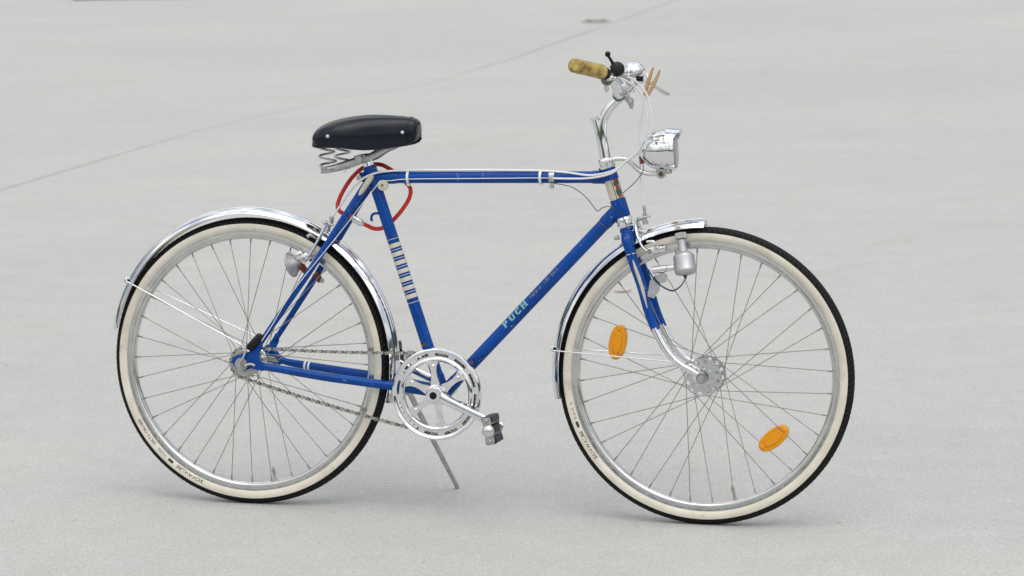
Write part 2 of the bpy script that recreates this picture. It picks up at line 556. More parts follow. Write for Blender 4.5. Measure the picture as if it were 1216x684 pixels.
# lettering on the down tube
GL = {'P': [(0, 1.4, 0, 10), (-.8, 2.4, 0, 1.6), (-.8, 5, 8.4, 10), (4.2, 6, 5.0, 9.2), (1.2, 5, 4.2, 5.8)],
      'U': [(0, 2.2, 1.6, 10), (5, 6.8, 1.6, 10), (1, 6, 0, 2), (-.9, 3.2, 8.7, 10), (4.1, 7.6, 8.7, 10)],
      'C': [(0, 2.2, 1.6, 8.4), (1, 6.4, 0, 1.9), (1, 6.4, 8.1, 10), (5, 6.6, 7, 9.2), (5, 6.6, 1, 2.9)],
      'H': [(0, 2, 0, 10), (5, 7, 0, 10), (1, 6, 4.2, 5.9), (-.9, 3, 0, 1.4), (-.9, 3, 8.6, 10), (4, 8, 0, 1.4), (4, 8, 8.6, 10)]}
GL['P'][0] = (0, 2.2, 0, 10)
q = []
s0 = 0
DP = V((485.4, 0, 285.3))
for ch in 'PUCH':
    for (a0, a1, b0, b1) in GL[ch]:
        q.append((s0 + a0 * 2.05, s0 + a1 * 2.05, -b0 * 1.5, -b1 * 1.5))
    s0 += 21
def st_of(px): return px
o = patch('lettering', DT0 + dd * 224, dd, 15.0, [(a, b, c + 4.5, d + 4.5) for (a, b, c, d) in q], 'aqua', frame, NEAR)
q = []
rs = random.Random(9)
for k in range(16):
    if k in (6, 7, 11): continue
    x = 94 + k * 6.2
    q.append((x, x + rs.uniform(1.0, 2.0), 1 + rs.uniform(-2, 1), -6 + rs.uniform(-3, 2)))
    if k % 2: q.append((x, x + 4, -1 + rs.uniform(-4, 2), -2.2 + rs.uniform(-3, 2)))
patch('lettering', DT0 + dd * 224, dd, 15.0, q, 'gold', frame, NEAR)

# stays
cs = [(50, 60.5, 343), (62, 60, 342.5), (120, 55.5, 333.5), (210, 48, 320.5), (290, 42, 312), (370, 36, 303), (462, 27, 291)]
csf = [(37, 60, 366), (48, 60, 352), (63, 58.5, 343), (85, 57, 338.5), (120, 54, 334.5), (210, 48, 325), (290, 42, 317), (370, 36, 306), (462, 27, 292)]
ss = [(310, 19, 800), (262, 27, 726), (219, 34.5, 659), (168, 43, 580), (127, 50, 519), (63, 58.5, 426), (44, 60, 398)]
tubeobj('chain_stay', [(x, -y, z) for x, y, z in cs], [7.5, 10, 10.6, 11], 'blue', frame, 20)
fs = tubeobj('chain_stay', csf, [8, 8.5, 10, 10.6, 11], 'blue', frame, 20)
for sg in (-1, 1):
    tubeobj('seat_stay', [(x, sg * y, z) for x, y, z in ss], [9.2, 8.6, 8, 7.2, 6.4], 'blue', frame, 18)
    # cream flash on the stay top
    u = V((316, sg * 19.5, 806)); v = V((272, sg * 25.2, 741))
    d_ = (v - u)
    b = B()
    side = V((0, sg, 0)) * 1.0 + V((-.35, 0, .2))
    for a, wd in ((0, 0),):
        pass
    b.tube([u + V((0, sg * 3.6, 0)), u + d_ * .12 + V((0, sg * 3.9, 0)), u + d_ * .5 + V((0, sg * 3.3, 0)), u + d_ * .85 + V((0, sg * 2.6, 0)), v + V((0, sg * 2.2, 0))], [5.0, 7.4, 6.8, 5.4, 1.5], 16)
    b.obj('stay_flash', 'cream', frame)
for x in (121, 131):
    i = min(range(len(csf) - 1), key=lambda k: abs(csf[k][0] - x))
    z = 334.5 - (x - 120) * .105
    ringband((x, 54 - (x - 120) * .067, z), (1, -.067, -.105), 10.3, 5.2, 24, .6).obj('stripe_band', 'white', frame)
tubeobj('stay_bridge', [(205, -36, 640), (205, 36, 640)], 6, 'blue', frame, 14, 0)
tubeobj('stay_bridge', [(400, -33, 299), (400, 33, 299)], 7, 'blue', frame, 14, 0)
drop = [(-28, 352), (-24, 364), (-8, 371), (8, 374), (24, 383), (34, 396), (42, 410), (52, 408), (50, 390), (41, 371), (44, 357), (54, 351), (64, 350), (64, 336), (50, 332), (34, 335), (22, 338), (4, 331), (-16, 334)]
for sg in (-1, 1):
    B().prism(drop, (0, sg * 58, 0), (1, 0, 0), (0, 0, 1), (0, sg * 6, 0), .8).obj('dropout', 'blue', frame)
tubeobj('pump_peg', [(326, 0, 713), (315, 0, 713), (308, 0, 709), (305.5, 0, 701), (307, 0, 694)], 3.2, 'blue', frame, 10, 5)

# --- fork
fk = B()
fk.lathe(head(655), HA, [(0, 12), (2, 16), (20, 17.6), (34, 17.6), (38, 16.4), (40, 15)], 28)
for sg in (-1, 1):
    fk.tube(catmull([head(676, sg * 4), head(674, sg * 18), (936, sg * 29, 664), (942, sg * 33, 648), (946, sg * 34, 632)], 6), [15, 14.5, 14, 13, 12.5], 20)
fork = fk.obj('fork', 'blue', bike)
blade = [(941, 32.5, 652), (951, 34, 617), (973, 38, 557), (989, 42, 502), (1008, 45.2, 456), (1034, 48, 411), (1064, 49.5, 381), (1092, 50, 366), (1108, 50, 357)]
BP = catmull(blade, 8)
cut = min(range(len(BP)), key=lambda i: abs(BP[i].z - 456))
for sg in (-1, 1):
    Q = [V((v.x, v.y * sg, v.z)) for v in BP]
    n = len(Q)
    rad = [12.6 - 6.2 * (i / (n - 1)) ** 1.1 for i in range(n)]
    B().tube(Q[:cut + 1], rad[:cut + 1], 20, flat=(.86, 1.02), upv=(0, 1, 0)).obj('fork_blade', 'blue', fork)
    B().tube(Q[cut - 1:], [r * .97 for r in rad[cut - 1:]], 20, flat=(.9, 1.02), upv=(0, 1, 0)).obj('fork_blade_tip', 'chrome', fork)
    B().lathe((1113, sg * 46, 351), (0, sg, 0), [(0, 13), (0, 14), (5, 14), (5, 13)], 24).obj('dropout', 'chrome', fork)
    # cream flash on the blade
    k0, k1 = 6, cut - 6
    S = [V((v.x + 1.5, sg * (v.y + 6.4), v.z)) for v in BP[k0:k1]]
    nn = len(S)
    B().tube(S, [3.4 + 1.8 * math.sin(min(1, i / nn * 1.6) * PI * .62) - 3.4 * (i / nn) ** 2 for i in range(nn)], 12, flat=(1.0, 1.15), upv=(0, 1, 0)).obj('blade_flash', 'cream', fork)
ringband(V((946, -33.5, 633)), (BP[3] - BP[0]), 12.6, 2.4, 24, .8).obj('crown_band', 'chrome', fork)
ringband(head(681), HA, 17.4, 2.4, 28, .8).obj('pinstripe', 'white', fork)
B().lathe(head(672) + V((-24, 0, -4)), HA.cross(V((0, 1, 0))), [(0, 4), (0, 5.5), (5, 5.5), (5, 4), (12, 4)], 12).obj('crown_bolt', 'steel', fork)

# --- headset and stem
hs = B()
hs.lathe(head(695), HA, [(0, 14), (0, 18), (4, 20), (8, 20), (9, 17.5), (12, 17.5), (13, 20.2), (18, 20.2), (21, 18)], 30)
hs.obj('headset', 'chrome', bike)
hs = B()
hs.lathe(head(829), HA, [(0, 17), (0, 20), (3, 21), (6, 21), (7, 18)], 30)
hs.lathe(head(836), HA, [(0, 17.5), (10, 17.5), (12, 15.5), (14, 14)], 6)
hs.lathe(head(836), HA, [(0, 16), (9, 17), (13, 16.5), (17, 14)], 30)
hs.obj('headset', 'chrome', bike)
stem_b = B()
stem_b.tube(catmull([head(840), (873, 0, 872), (868, 0, 900), (868.5, 0, 926), (874, 0, 948), (885, 0, 968), (900, 0, 984), (913, 0, 994)], 6), [13, 12.6, 12, 11.6, 11.2, 11], 24)
stem = stem_b.obj('stem', 'chrome', bike)
B().lathe(V((866, 0, 892)), V((852.5, 0, 946)) - V((866, 0, 892)), [(0, 9), (30, 9.2), (50, 9.6), (53, 12.2), (58, 12.6), (58, 10), (50, 7.5)], 22).obj('expander_socket', 'chrome', stem)
B().lathe(V((912.5, -21, 1000.5)), (0, 1, 0), [(0, 12), (0, 15), (2, 16), (40, 16), (42, 15), (42, 12)], 28).obj('bar_clamp', 'chrome', stem)
cb = B()
cb.box((931, 0, 990), (5, 0, 3), (0, 13, 0), (-7, 0, 10), 2)
cb.lathe((936, -4, 992), (.15, 0, -1), [(0, 7), (6, 7), (6, 4.5), (13, 4.5), (13, 6), (18, 6), (19, 3.5), (24, 3.5)], 14)
cb.obj('clamp_bolt', 'steel', stem)

# --- handlebar
def barpath(sg):
    if sg < 0: return [(864, -280, 1072), (885, -225, 1064), (905, -172, 1056), (916, -146, 1046), (919, -115, 1034), (917, -75, 1018), (914, -38, 1005), (912.5, 0, 1000.5)]
    return [(866, 280, 1046), (886, 225, 1042), (905, 172, 1036), (916, 146, 1031), (919, 115, 1024), (917, 75, 1014), (914, 38, 1003), (912.5, 0, 1000.5)]
bp = barpath(-1) + barpath(1)[::-1][1:]
hb = tubeobj('handlebar', bp, 11, 'chrome', bike, 20, 8)
for sg in (-1, 1):
    P = barpath(sg)
    a, b_ = V(P[0]), V(P[2])
    ax = (b_ - a); Ln = ax.length; ax.normalize()
    a = a - ax * 4
    pr = [(0, 6), (0, 12), (1.5, 14.5), (4, 16.2), (9, 16.4), (12, 15)]
    for k in range(7):
        s_ = 14 + k * 13
        pr += [(s_, 15.0), (s_ + 3, 15.6 + .4 * (k % 2)), (s_ + 6.5, 16.8), (s_ + 10, 15.7)]
    pr += [(106, 15.2), (112, 17.2), (116, 17.4), (119, 16), (119.5, 11.4)]
    gr = B().lathe(a, ax, pr, 26).obj('grip', 'grip', hb, 60)
# brake levers
def lever(P, T, sg, far=False):
    P, T = V(P), V(T)
    d = T - P
    b = B()
    mid = [P, P + d * .2 + V((6, 0, 2)), P + d * .45 + V((8, 0, 0)), P + d * .75 + V((4, 0, -1)), T]
    C = catmull(mid, 6)
    b.tube(C, [5, 5.5, 5.4, 6.4, 8.4, 9.6, 6.0], 16, flat=(.62, 1.25), upv=(.5, 0, 1))
    lv = b.obj('brake_lever', 'alu', bike)
    c = B()
    c.lathe(P + V((-10, sg * -9, -2)), (0, sg, 0), [(0, 12), (0, 14.2), (16, 14.2), (16, 12)], 22)
    c.box(P + V((2, 0, -5)), (11, 0, 2), (0, 6.5, 0), (-1, 0, 7), 2)
    c.obj('lever_clamp', 'chrome', lv)
    e = B()
    e.lathe(P + V((-12, sg * 4, -17)), (.2, sg * .4, -1), [(0, 5), (9, 5), (9, 3.5), (13, 3.5)], 12)
    e.obj('lever_screw', 'steel', lv)
    return lv
lever((921, -142, 1041), (974, -232, 1021), -1)
lever((922, 140, 1034), (980, 232, 997), 1)
# bare lever hub and black sleeve under the grip end
B().lathe((907, -166, 1055), V((916, -146, 1046)) - V((907, -166, 1055)), [(0, 12), (0, 13.4), (12, 13.4), (13, 12)], 20).obj('bar_sleeve', 'rubber', hb)
# shifter
sh = B()
sd_ = V((.25, -1, .25)).normalized()
SHC = V((927, -112, 1062))
sh.lathe(SHC - sd_ * 8, sd_, [(0, 12), (0, 15.5), (3, 17), (12, 17), (16, 15.5), (18, 11)], 30)
sh.box(SHC + V((-6, 3, -20)), (10, 0, 0), (0, 8, 0), (2, 0, 9), 3)
shifter = sh.obj('shifter', 'plastic', bike)
lb = B()
lb.tube(catmull([SHC + V((-8, -4, 10)), SHC + V((-12, -8, 19)), SHC + V((-17, -13, 28))], 4), [4.4, 3.4, 3.2], 12)
lb.ball((908, -127, 1096), 6.6, 16, (1, 1, 1.05))
lb.obj('shift_lever', 'plastic', shifter)
lr = B()
lr.lathe((907, -116, 1060), sd_, [(0, 7), (6, 7), (8, 5)], 18)
lr.lathe(SHC - sd_ * 9, sd_, [(0, 16), (0, 18.2), (4, 18.2), (4, 16)], 30)
lr.obj('shifter_ring', 'steel', shifter)
# bell
bd = V((-.22, -.10, .97)).normalized()
BC = V((944, -12, 1054))
prof = [(0, 24.6), (-2, 25.4), (-3, 24.4), (0, 25.6), (4, 25.8), (6, 25)]
prof = [(-3, 23), (-3, 27.2), (0, 28), (3, 27.8)] + [(3 + 21 * math.sin(a), 27.2 * math.cos(a)) for a in [i / 9 * PI / 2 for i in range(1, 10)]]
bell = B().lathe(BC, bd, prof, 32).obj('bell', 'chrome', bike)
bb = B()
bb.lathe(BC - bd * 10, bd, [(0, 16), (0, 20), (7, 22), (7.5, 10)], 24)
bb.box(BC + V((-12, 2, -22)), (5, 0, 0), (0, 7, 0), (0, 0, 14), 2)
bb.lathe((915, -22, 1007), (0, 1, 0), [(0, 12), (0, 13.5), (14, 13.5), (14, 12)], 20)
bb.obj('bell_base', 'steel', bell)
bk = B()
bk.box(BC + V((18, -12, -15)), (8, 0, 0), (0, 6, 0), (0, 0, 6), 2)
bk.obj('bell_trigger', 'rubber', bell)

# --- headlamp on its bracket
LA = V((83, 9, 6)).normalized()
LO = V((957, -4, 868.5))
lp = B()
lp.lathe(LO, LA, [(0, 3), (1, 9), (3, 15), (7, 22), (13, 29), (22, 36.5), (33, 42), (46, 45.5), (58, 47.2), (68, 48), (70, 49.4), (82, 49.4), (84, 48), (84, 45)], 48)
lamp = lp.obj('headlamp', 'chrome', bike)
B().lathe(LO + LA * 80, LA, [(0, 46), (3, 46), (7, 42), (10.5, 32), (12.5, 18), (13, 4)], 40).obj('lamp_lens', 'glass', lamp)
B().lathe(LO + LA * 80.5, -LA, [(0, 45), (10, 40), (22, 30), (30, 14), (31, 8)], 40).obj('lamp_reflector', 'chrome', lamp)
vs = B()
LU = V((-.072, 0, .997)); 
N_ = 15
def vis(s_, r, a): return LO + LA * s_ + LU * (r * math.cos(a)) + V((0, 1, 0)) * (r * math.sin(a))
r0, r1 = [], []
for i in range(N_):
    a = (-1 + 2 * i / (N_ - 1)) * math.radians(66)
    k = math.cos(a / math.radians(66) * PI / 2)
    r0.append(vis(70, 50, a)); r1.append(vis(84 + 20 * k, 49.8 - 5.5 * k, a))
n0 = vs.add(r0); n1 = vs.add(r1); n2 = vs.add([q + LU * 1.2 for q in r0]); n3 = vs.add([q + LU * 1.2 for q in r1])
vs.bridge(n0, n1, N_, False); vs.bridge(n2, n3, N_, False); vs.bridge(n1, n3, N_, False); vs.bridge(n0, n2, N_, False)
vs.obj('lamp_visor', 'chrome', lamp)
lm = B()
lm.prism([(-16, 22), (16, 22), (11, -2), (6, -8), (-6, -8), (-11, -2)], (1011, -7, 818), (1, 0, 0), (0, 0, 1), (0, 14, 0), 1)
lm.lathe((1011, -11, 818), (0, 1, 0), [(0, 6), (0, 10), (2, 11), (20, 11), (22, 10), (22, 6)], 22)
lm.obj('lamp_bracket', 'alu', lamp)
B().lathe((1011, -15, 818), (0, 1, 0), [(0, 4), (1, 6), (4, 6), (4, 3)], 6).obj('lamp_bolt', 'rust', lamp)
tubeobj('lamp_arm', [(880, -21, 844), (893, -22, 849), (912, -20, 853), (929, -14, 851), (945, -8, 838), (959, -5, 825), (975, -4, 819), (995, -3, 818), (1010, 0, 818)], [4.6, 5.4, 5.8, 6, 5.6], 'alu', lamp, 14)
B().box((966, -10, 851), (5, 0, 2), (0, 5, 0), (-2, 0, 9), 2).obj('lamp_connector', 'brown', lamp)
B().lathe((1030, -4, 824), (0.1, 0, -1), [(0, 6), (5, 6), (5, 3)], 12).obj('lamp_screw', 'steel', lamp)

# --- wheels
def wheel_profiles():
    tw = []
    rc, rt_ = R0 - 18.5, 18.5
    white, black = [], []
    for i in range(8):
        # whitewall: from bead r=315 to r=336
        a = math.radians(142 - i / 7 * (142 - 68.5))
        white.append((rc + rt_ * math.cos(a), rt_ * math.sin(a)))
    return white
def make_tyre(parent, cx):
    b = B()
    rc, rt_ = R0 - 18.5, 18.5
    n = 1320
    SHD = 71.5
    angs = [SHD - k * (2 * SHD / 16) for k in range(17)]
    def prof(i):
        o = []
        for j, a in enumerate(angs):
            ar = math.radians(a)
            lat = a / SHD
            ph = (i / 8.25 + abs(lat) * 1.8) % 1.0
            groove = 0
            if abs(lat) < .93:
                if ph < .30: groove = 2.2
                if abs(abs(lat) - .42) < .05: groove = 1.3
            rr = rt_ + 1.5 * (1 - abs(lat) ** 8) - groove
            o.append((rc + rr * math.cos(ar), rr * math.sin(ar)))
        return o
    b.mi = 0
    b.sweep_arc(cx, R0, prof, 0, 360, n, False)
    b.mi = 1
    for sg in (1, -1):
        pr = []
        for k in range(9):
            a = math.radians(SHD + k * (150 - SHD) / 8)
            rr = rt_ + (.0 if k else .05)
            pr.append((rc + rr * math.cos(a), sg * rr * math.sin(a)))
        b.sweep_arc(cx, R0, pr, 0, 360, 180, False)
    return b.obj('tyre', ['tread', 'whitewall'], parent, 30)

def text_mesh(s, size):
    cu = bpy.data.curves.new('t', 'FONT')
    cu.body = s
    cu.size = size
    cu.resolution_u = 2
    cu.offset = 0.022
    o = bpy.data.objects.new('t', cu)
    COL.objects.link(o)
    me = bpy.data.meshes.new_from_object(o)
    vs_ = [tuple(v.co) for v in me.vertices]; fs_ = [tuple(p.vertices) for p in me.polygons]
    bpy.data.objects.remove(o); bpy.data.curves.remove(cu); bpy.data.meshes.remove(me)
    x0 = min(v[0] for v in vs_); x1 = max(v[0] for v in vs_)
    return [((v[0] - x0), v[1]) for v in vs_], fs_, x1 - x0
def side_text(s, cx, a0, a1, rb, h, mat, parent):
    """print on the right-hand sidewall, running clockwise from angle a0 to a1, tops outward"""
    vs_, fs_, wd = text_mesh(s, 1.0)
    b = B()
    rc, rt_ = R0 - 18.5, 18.7
    for (x, y) in vs_:
        a = math.radians(a0 + (a1 - a0) * x / wd)
        r = rb + y * h
        lat = math.sqrt(max(0, rt_ ** 2 - (r - rc) ** 2))
        b.add([(cx + r * math.cos(a), -lat, R0 + r * math.sin(a))])
    for f in fs_: b.face(*f)
    b.obj('lettering', mat, parent)
def side_block(cx, a0, a1, r0, r1, mat, parent):
    b = B(); ids = []
    rc, rt_ = R0 - 18.5, 18.75
    for i in range(4):
        a = math.radians(a0 + (a1 - a0) * i / 3)
        for r in (r0, (r0 + r1) / 2, r1):
            ids.append(b.add([(cx + r * math.cos(a), -math.sqrt(rt_ ** 2 - (r - rc) ** 2), R0 + r * math.sin(a))]))
    for i in range(3):
        for j in range(2): b.face(ids[i * 3 + j], ids[i * 3 + j + 1], ids[i * 3 + j + 4], ids[i * 3 + j + 3])
    return b.obj('lettering', mat, parent)

def make_rim(parent, cx):
    pr = [(317, 14.2), (317.6, 12.6), (316, 11.2), (312, 11.4), (306, 10), (304, 0), (306, -10), (312, -11.4), (316, -11.2), (317.6, -12.6), (317, -14.2),
          (314.5, -14.2), (310, -13.3), (306.5, -13.0), (304.8, -13.6), (303, -13.0), (299.5, -9.5), (297.8, -5), (297.4, 0), (297.8, 5), (299.5, 9.5), (303, 13.0), (304.8, 13.6), (306.5, 13.0), (310, 13.3), (314.5, 14.2)]
    return B().sweep_arc(cx, R0, pr, 0, 360, 180).obj('rim', 'rim', parent, 50)

def make_spokes(parent, cx, fr_, fy, off):
    rr = 300.0
    first = None
    for side in (-1, 1):
        for j in range(18):
            ph = 20 * j + (10 if side > 0 else 0) + off
            ps = ph + (60 if j % 2 == 0 else -60)
            io = (2.2 if j % 2 == 0 else -2.2)
            a, c = math.radians(ph), math.radians(ps)
            P = V((cx + fr_ * math.cos(a), side * (fy + io), R0 + fr_ * math.sin(a)))
            Q = V((cx + rr * math.cos(c), side * 2.5, R0 + rr * math.sin(c)))
            if first is None:
                Ln = (Q - P).length
                b = B()
                b.lathe((0, 0, -2), (0, 0, 1), [(0, .95), (Ln - 12, .95), (Ln - 11.8, 1.9), (Ln + 1, 2.1), (Ln + 2, 2.1)], 6)
                first = b.mesh('spoke', 'spoke')
            mtx = (Q - P).to_track_quat('Z', 'Y').to_matrix().to_4x4()
            mtx.translation = P * .001
            link('spoke', first, parent, mtx)

def flange(b, cx, y, t_, R_, r_in, nh, rh, rhole, off=0):
    """drilled hub flange"""
    for k in range(nh):
        a0 = 2 * PI * k / nh + off; a1 = 2 * PI * (k + 1) / nh + off; am = (a0 + a1) / 2
        bo = []
        for i in range(5): a = a0 + (a1 - a0) * i / 4; bo.append((R_ * math.cos(a), R_ * math.sin(a)))
        for i in range(1, 3): r = R_ + (r_in - R_) * i / 3; bo.append((r * math.cos(a1), r * math.sin(a1)))
        for i in range(5): a = a1 + (a0 - a1) * i / 4; bo.append((r_in * math.cos(a), r_in * math.sin(a)))
        for i in range(1, 3): r = r_in + (R_ - r_in) * i / 3; bo.append((r * math.cos(a0), r * math.sin(a0)))
        n = len(bo)
        hc = (rh * math.cos(am), rh * math.sin(am))
        ho = []
        for (x, z) in bo:
            d = math.hypot(x - hc[0], z - hc[1])
            ho.append((hc[0] + (x - hc[0]) / d * rhole, hc[1] + (z - hc[1]) / d * rhole))
        rings = []
        for yy in (y - t_ / 2, y + t_ / 2):
            rings.append((b.add([(cx + x, yy, R0 + z) for x, z in bo]), b.add([(cx + x, yy, R0 + z) for x, z in ho])))
        b.bridge(rings[0][0], rings[0][1], n); b.bridge(rings[1][1], rings[1][0], n)
        b.bridge(rings[0][1], rings[1][1], n)
        for i in range(4): b.face(rings[0][0] + i, rings[0][0] + i + 1, rings[1][0] + i + 1, rings[1][0] + i)

def reflector(parent, cx, P, ang):
    """orange lens in the spokes: elongated oval, long axis at ang degrees"""
    c = math.radians(ang)
    u = V((math.cos(c), 0, math.sin(c))); wv = V((-math.sin(c), 0, math.cos(c)))
    pts = []
    for i in range(32):
        a = 2 * PI * i / 32
        x = 41 * math.copysign(abs(math.cos(a)) ** .95, math.cos(a)); y = 20.5 * math.copysign(abs(math.sin(a)) ** .85, math.sin(a))
        pts.append((x, y))
    b = B()
    P = V(P)
    b.prism(pts, P + V((0, -10, 0)), u, wv, (0, 20, 0), 2.2)
    b.prism([(x * .62, y * .55) for x, y in pts], P + V((0, -12.2, 0)), u, wv, (0, 24.4, 0), 1.2)
    for s_ in (-1, 1): b.lathe(P + u * (33 * s_) + V((0, -12, 0)), (0, 1, 0), [(0, 3), (1, 4.4), (3, 4.4)], 14)
    return b.obj('spoke_reflector', 'orange', parent)

# front wheel
hub = B()
hub.lathe((WB, -33, R0), (0, 1, 0), [(0, 12), (0, 15), (4, 17), (10, 14), (33, 13), (56, 14), (62, 17), (66, 15), (66, 12)], 30)
for sg in (-1, 1):
    flange(hub, WB, sg * 31, 3.2, 45, 29, 12, 36.5, 5.0, .1)
    flange(hub, WB, sg * 31, 3.2, 29.2, 14, 8, 22.5, 4.3, .3)
wf = hub.obj('wheel', 'alu', bike)
tag(wf, 'front wheel with two orange spoke reflectors')
tyf = make_tyre(wf, WB)
make_rim(wf, WB)
make_spokes(wf, WB, 42, 31, 4)
reflector(wf, WB, (909.8, 0, 421), 81)
reflector(wf, WB, (1280.5, 0, 208), 40)
ax_ = B()
ax_.lathe((WB, -66, R0), (0, 1, 0), [(0, 3), (0, 4.6), (8, 4.6), (8, 9.5), (15, 9.5), (15, 13), (17, 13), (18, 4.6), (114, 4.6), (114, 13), (116, 13), (116, 9.5), (124, 9.5), (124, 4.6), (132, 4.6)], 16)
ax_.obj('axle_nut', 'steel', wf)
def valve(parent, cx, ang):
    a = math.radians(ang); d = V((-math.cos(a), 0, -math.sin(a)))
    P = V((cx + 298 * math.cos(a), 0, R0 + 298 * math.sin(a)))
    B().lathe(P, d, [(0, 5), (3, 5), (3.5, 3.6), (20, 3.6), (21, 4.2), (30, 4.2), (31, 2.6), (34, 2.6)], 14).obj('valve', 'steel', parent)
valve(wf, WB, -75.5)
side_text('SCHWALBE', WB, 218.6, 205.3, 320.5, 9.5, 'print', tyf)
side_block(WB, 203.6, 201.0, 321, 327, 'print', tyf)
side_text('BLBHR', WB, 200.0, 194.6, 321, 8.0, 'greyprint', tyf)
side_text('R', WB, 193.6, 192.4, 321, 8.5, 'greyprint', tyf)

# rear wheel
hub = B()
hub.lathe((0, -40, R0), (0, 1, 0), [(0, 16), (0, 24), (3, 30), (7, 30), (10, 26), (22, 22), (40, 21), (58, 22), (68, 26), (71, 30), (75, 30), (77, 22), (77, 14)], 32)
wr = hub.obj('wheel', 'alu', bike)
tag(wr, 'rear wheel with a geared hub and sprocket')
tyr = make_tyre(wr, 0)
make_rim(wr, 0)
make_spokes(wr, 0, 27.5, 33, 0)
valve(wr, 0, -78.3)
side_text('SCHWALBE', 0, 248.0, 234.4, 320.5, 9.5, 'print', tyr)
side_block(0, 232.3, 229.6, 321, 327, 'print', tyr)
side_text('HHBBL', 0, 228.2, 222.6, 321, 8.0, 'greyprint', tyr)
side_text('DELTA CRUISER', 0, 221.0, 207.8, 320.5, 8.6, 'print', tyr)
sp = B()
T = 18
pts = []
for k in range(T):
    for (da, r) in ((-.36, 34), (-.16, 38), (.0, 40), (.16, 38), (.36, 34)):
        a = 2 * PI * (k + da) / T
        pts.append((r * math.cos(a), r * math.sin(a)))
sp.prism(pts, (0, -45, R0), (1, 0, 0), (0, 0, 1), (0, 3, 0))
sp.lathe((0, -50, R0), (0, 1, 0), [(0, 14), (0, 31), (2, 33), (6, 33), (7, 26)], 32)
sp.obj('sprocket', 'steel', wr)
an = B()
an.lathe((-3, -84, R0 - 1), (0, 1, 0), [(0, 3), (0, 4.8), (6, 4.8), (6, 8.5), (15, 8.5), (15, 12), (18, 12), (18, 16), (26, 17), (32, 17)], 14)
an.lathe((0, 66, R0), (0, 1, 0), [(-30, 12), (0, 14), (2, 14), (2, 8.5), (10, 8.5), (10, 4.8), (18, 4.8)], 14)
an.obj('axle_nut', 'steel', wr)
lk = B()
lk.tube(catmull([(-6, -80, 347), (2, -79, 357), (8, -76, 369), (12, -72, 384)], 5), 2.6, 10)
lk.tube(catmull([(10, -74, 345), (22, -70, 349), (32, -66, 345)], 5), 3.2, 12)
lk.obj('shift_linkage', 'steel', wr)
# torque arm / coaster brake strap on the far side
tubeobj('coaster_arm', [(0, 52, 350), (60, 56, 345), (130, 60, 334), (165, 58, 329)], 4, 'steel', wr, 10, 4, flat=(.5, 1.6), upv=(0, 1, 0))

# --- mudguards
def guard(cx, r, a0, a1, n=110, HWg=27, dp=15, tip=12):
    def prof_(rr):
        o = []
        K = 14
        for i in range(K + 1):
            y = -HWg + 2 * HWg * i / K
            z = rr - dp * (abs(y) / HWg) ** 2.3 + (1.4 if abs(y) < 6 else 0) - (.9 if 11 < abs(y) < 15 else 0)
            o.append((z, y))
        i_ = [(q[0] - 1.3, q[1] * .985) for q in o][::-1]
        return o + i_
    def pf(i):
        a = a0 + (a1 - a0) * i / n
        return prof_(r - tip * (max(0, a - 90) / 79) ** 1.6)
    return B().sweep_arc(cx, R0, pf, a0, a1, n)
gf = guard(WB, 367.5, 90.3, 190.4, 110, 27, 18, 3).obj('mudguard', 'chrome', bike)
gr = guard(0, 374.5, -14, 169).obj('mudguard', 'chrome', bike)
def stay(parent, A, Bp, eye=True):
    A, Bp = V(A), V(Bp)
    b = B()
    b.tube([A, A + (Bp - A) * .03, Bp], 1.7, 10)
    b.lathe(Bp + V((0, -2.5 if A.y < 0 else -2, 0)), (0, 1, 0), [(0, 4), (0, 6.4), (4.5, 6.4), (4.5, 4)], 16)
    return b.obj('guard_stay', 'chrome', parent)
stay(gf, (750, -24, 400), (1054, -58, 386)); stay(gf, (750, 24, 400), (1054, 58, 386))
stay(gr, (-316, -22, 538), (6, -69, 392)); stay(gr, (-316, 22, 538), (6, 69, 392))
def clip(parent, cx, r, ang, name='stay_clip'):
    a = math.radians(ang)
    P = V((cx + r * math.cos(a), 0, R0 + r * math.sin(a))); n = V((math.cos(a), 0, math.sin(a))); tg = V((-math.sin(a), 0, math.cos(a)))
    b = B()
    b.box(P + n * 2.0, tg * 5, V((0, 24, 0)), n * 2.2, 1.2)
    b.lathe(P + n * 2, n, [(0, 5.5), (5, 5.5), (6, 4), (6, 2.5), (9, 2.5)], 8)
    return b.obj(name, 'chrome', parent)
clip(gf, WB, 363.5, 171.7); clip(gr, 0, 366.5, 149.0)
B().box((398, 6, 372), (7, 0, 0), (0, 12, 0), (0, 0, 12), 2).obj('guard_bracket', 'steel', gr)

